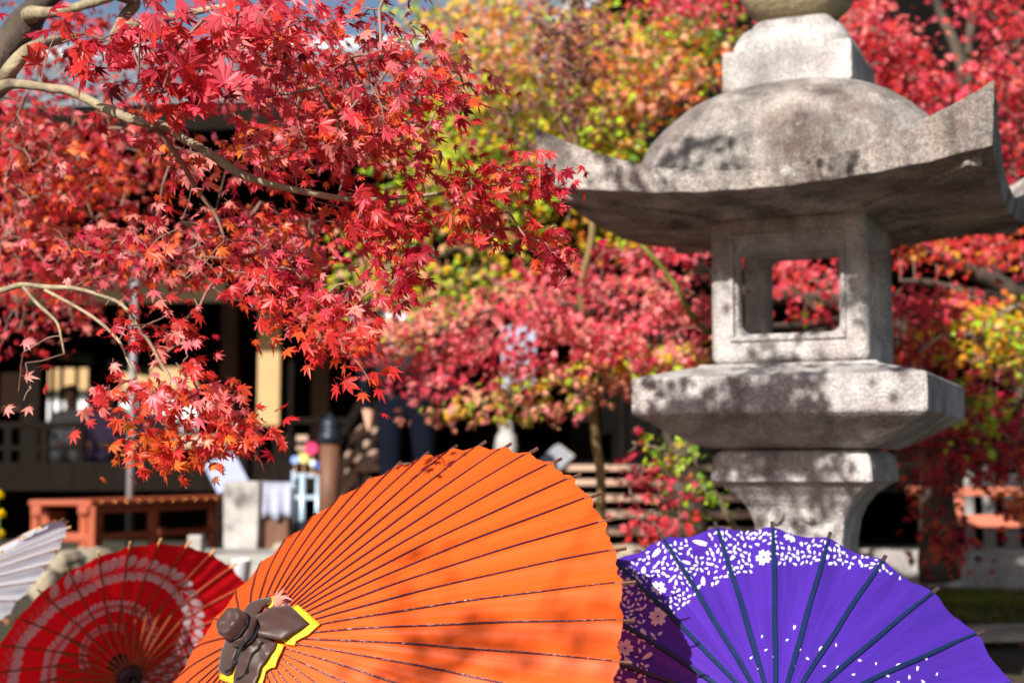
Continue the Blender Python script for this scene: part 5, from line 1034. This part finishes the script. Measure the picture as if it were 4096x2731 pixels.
tree('withered_maple', 'thin maple with curled purple brown leaves between the red crown and the lantern', tuple(G0), [
    ([G0, W3(.36, 5.85, 1.0), P(2330, 1250, 5.5), P(2370, 900, 5.35), P(2310, 620, 5.3), P(2270, 350, 5.2), P(2280, 100, 5.2), P(2300, -100, 5.2)], [.022, .019, .016, .013, .011, .009, .007, .004], mat('olive_bark', srgb(130, 112, 72), .75, var=.3), 'trunk'),
    ([P(2310, 620, 5.3), P(2200, 420, 5.25), P(2120, 250, 5.2)], [.006, .005, .003], M_twig, 'branch'),
    ([P(2370, 900, 5.35), P(2150, 600, 5.3), P(2060, 530, 5.25)], [.006, .005, .003], M_twig, 'branch')], [
    ([(2230, 0), (2380, 0), (2420, 150), (2380, 400), (2330, 560), (2200, 420), (2180, 200)], (5.0, 5.4), 62, 9, (.05, .05, .05), {'mauve': 5, 'brown': 3, 'dark': .6}),
    ([(2010, 420), (2130, 420), (2100, 660), (2030, 640)], (5.0, 5.4), 14, 7, (.04, .04, .05), {'mauve': 5, 'dark': 1}),
    ([(2050, 0), (2230, 0), (2200, 200), (2100, 200)], (5.0, 5.4), 8, 6, (.05, .05, .05), {'mauve': 3, 'brown': 4}),
], .024, (.0014, .001))

# evergreens behind the hall, fallen leaves, moss
hd = MB()
for i in range(5200):
    x = -14 + 28 * random.random(); y = 21 + 2.5 * random.random(); z = .4 + 1.35 * random.random() * (.8 + .2 * math.sin(x * 2)); a = rng.normal(0, 1, 3); a = nrm(a) * .16; b = nrm(np.cross(a, rng.normal(0, 1, 3))) * .09
    c = np.array([x, y, z]); hd.add([c - a, c + b, c + a, c - b], [(0, 1, 2, 3)])
gw = empty('bright_backing_wall', (0, 26, .4), 0, 'white wall added behind the hall to brighten the view through its windows', 'wall')  # added to catch the sun and make the hall openings bright
MB().box((-2, 0, 1.0), (30, .3, 2.0)).build('wall', M_white, gw); MB().box((-2, -.1, 2.3), (30, .7, .6)).build('wooden_band', M_pale, gw); MB().box((-2, 0, 2.75), (30.4, 1.1, .16)).build('coping', M_tile, gw, bevel=.04)
o = hd.build('hedge', mat('hedge_green', srgb(70, 104, 62), .6, var=.4, scale=2, transl=.3)); tag(o, 'dark green hedge behind the temple hall', kind='stuff')
Lf = Leaves()
for i in range(2600):
    x = random.uniform(-2.6, 3.6); y = random.uniform(2.6, 7.2); z = float(gz(x, y)) + .012
    Lf.add((x, y, z), (random.gauss(0, 1), random.gauss(0, 1), .1), (random.gauss(0, .3), random.gauss(0, .3), 1), .034 * random.uniform(.6, 1.1), pick({'brown': 4, 'orangered': 3, 'crimson': 2, 'amber': 4, 'peach': 2, 'dark': 2}))
tmp = empty('fallen_leaves', (0, 0, 0)); Lf.build(tmp, 0)
for ch in list(tmp.children): ch.name = 'fallen_leaves_layer'; ch.parent = None; tag(ch, 'fallen maple leaves scattered on the ground', kind='stuff')
bpy.data.objects.remove(tmp)
ms = MB()
for i in range(26000):
    x = random.uniform(1.0, 3.4); y = 3.6 + 3.55 * math.sqrt(random.random())
    if vnoise(np.array([[x, y, 0]]), 2.2, 4)[0] < -.1 + .25 * (y < 5.8): continue
    z = float(gz(x, y)); h = random.uniform(.008, .032); a = random.uniform(0, 6.28); dx, dy = math.cos(a) * .004, math.sin(a) * .004; lx, ly = random.gauss(0, .02), random.gauss(0, .02)
    ms.add([(x - dx, y - dy, z), (x + dx, y + dy, z), (x + lx, y + ly, z + h)], [(0, 1, 2)])
o = ms.build('moss', mat('moss_green', srgb(128, 140, 44), .8, scale=2.5, col2=srgb(84, 78, 34), transl=.3)); tag(o, 'short green moss and grass in front of the stone curb', kind='stuff')
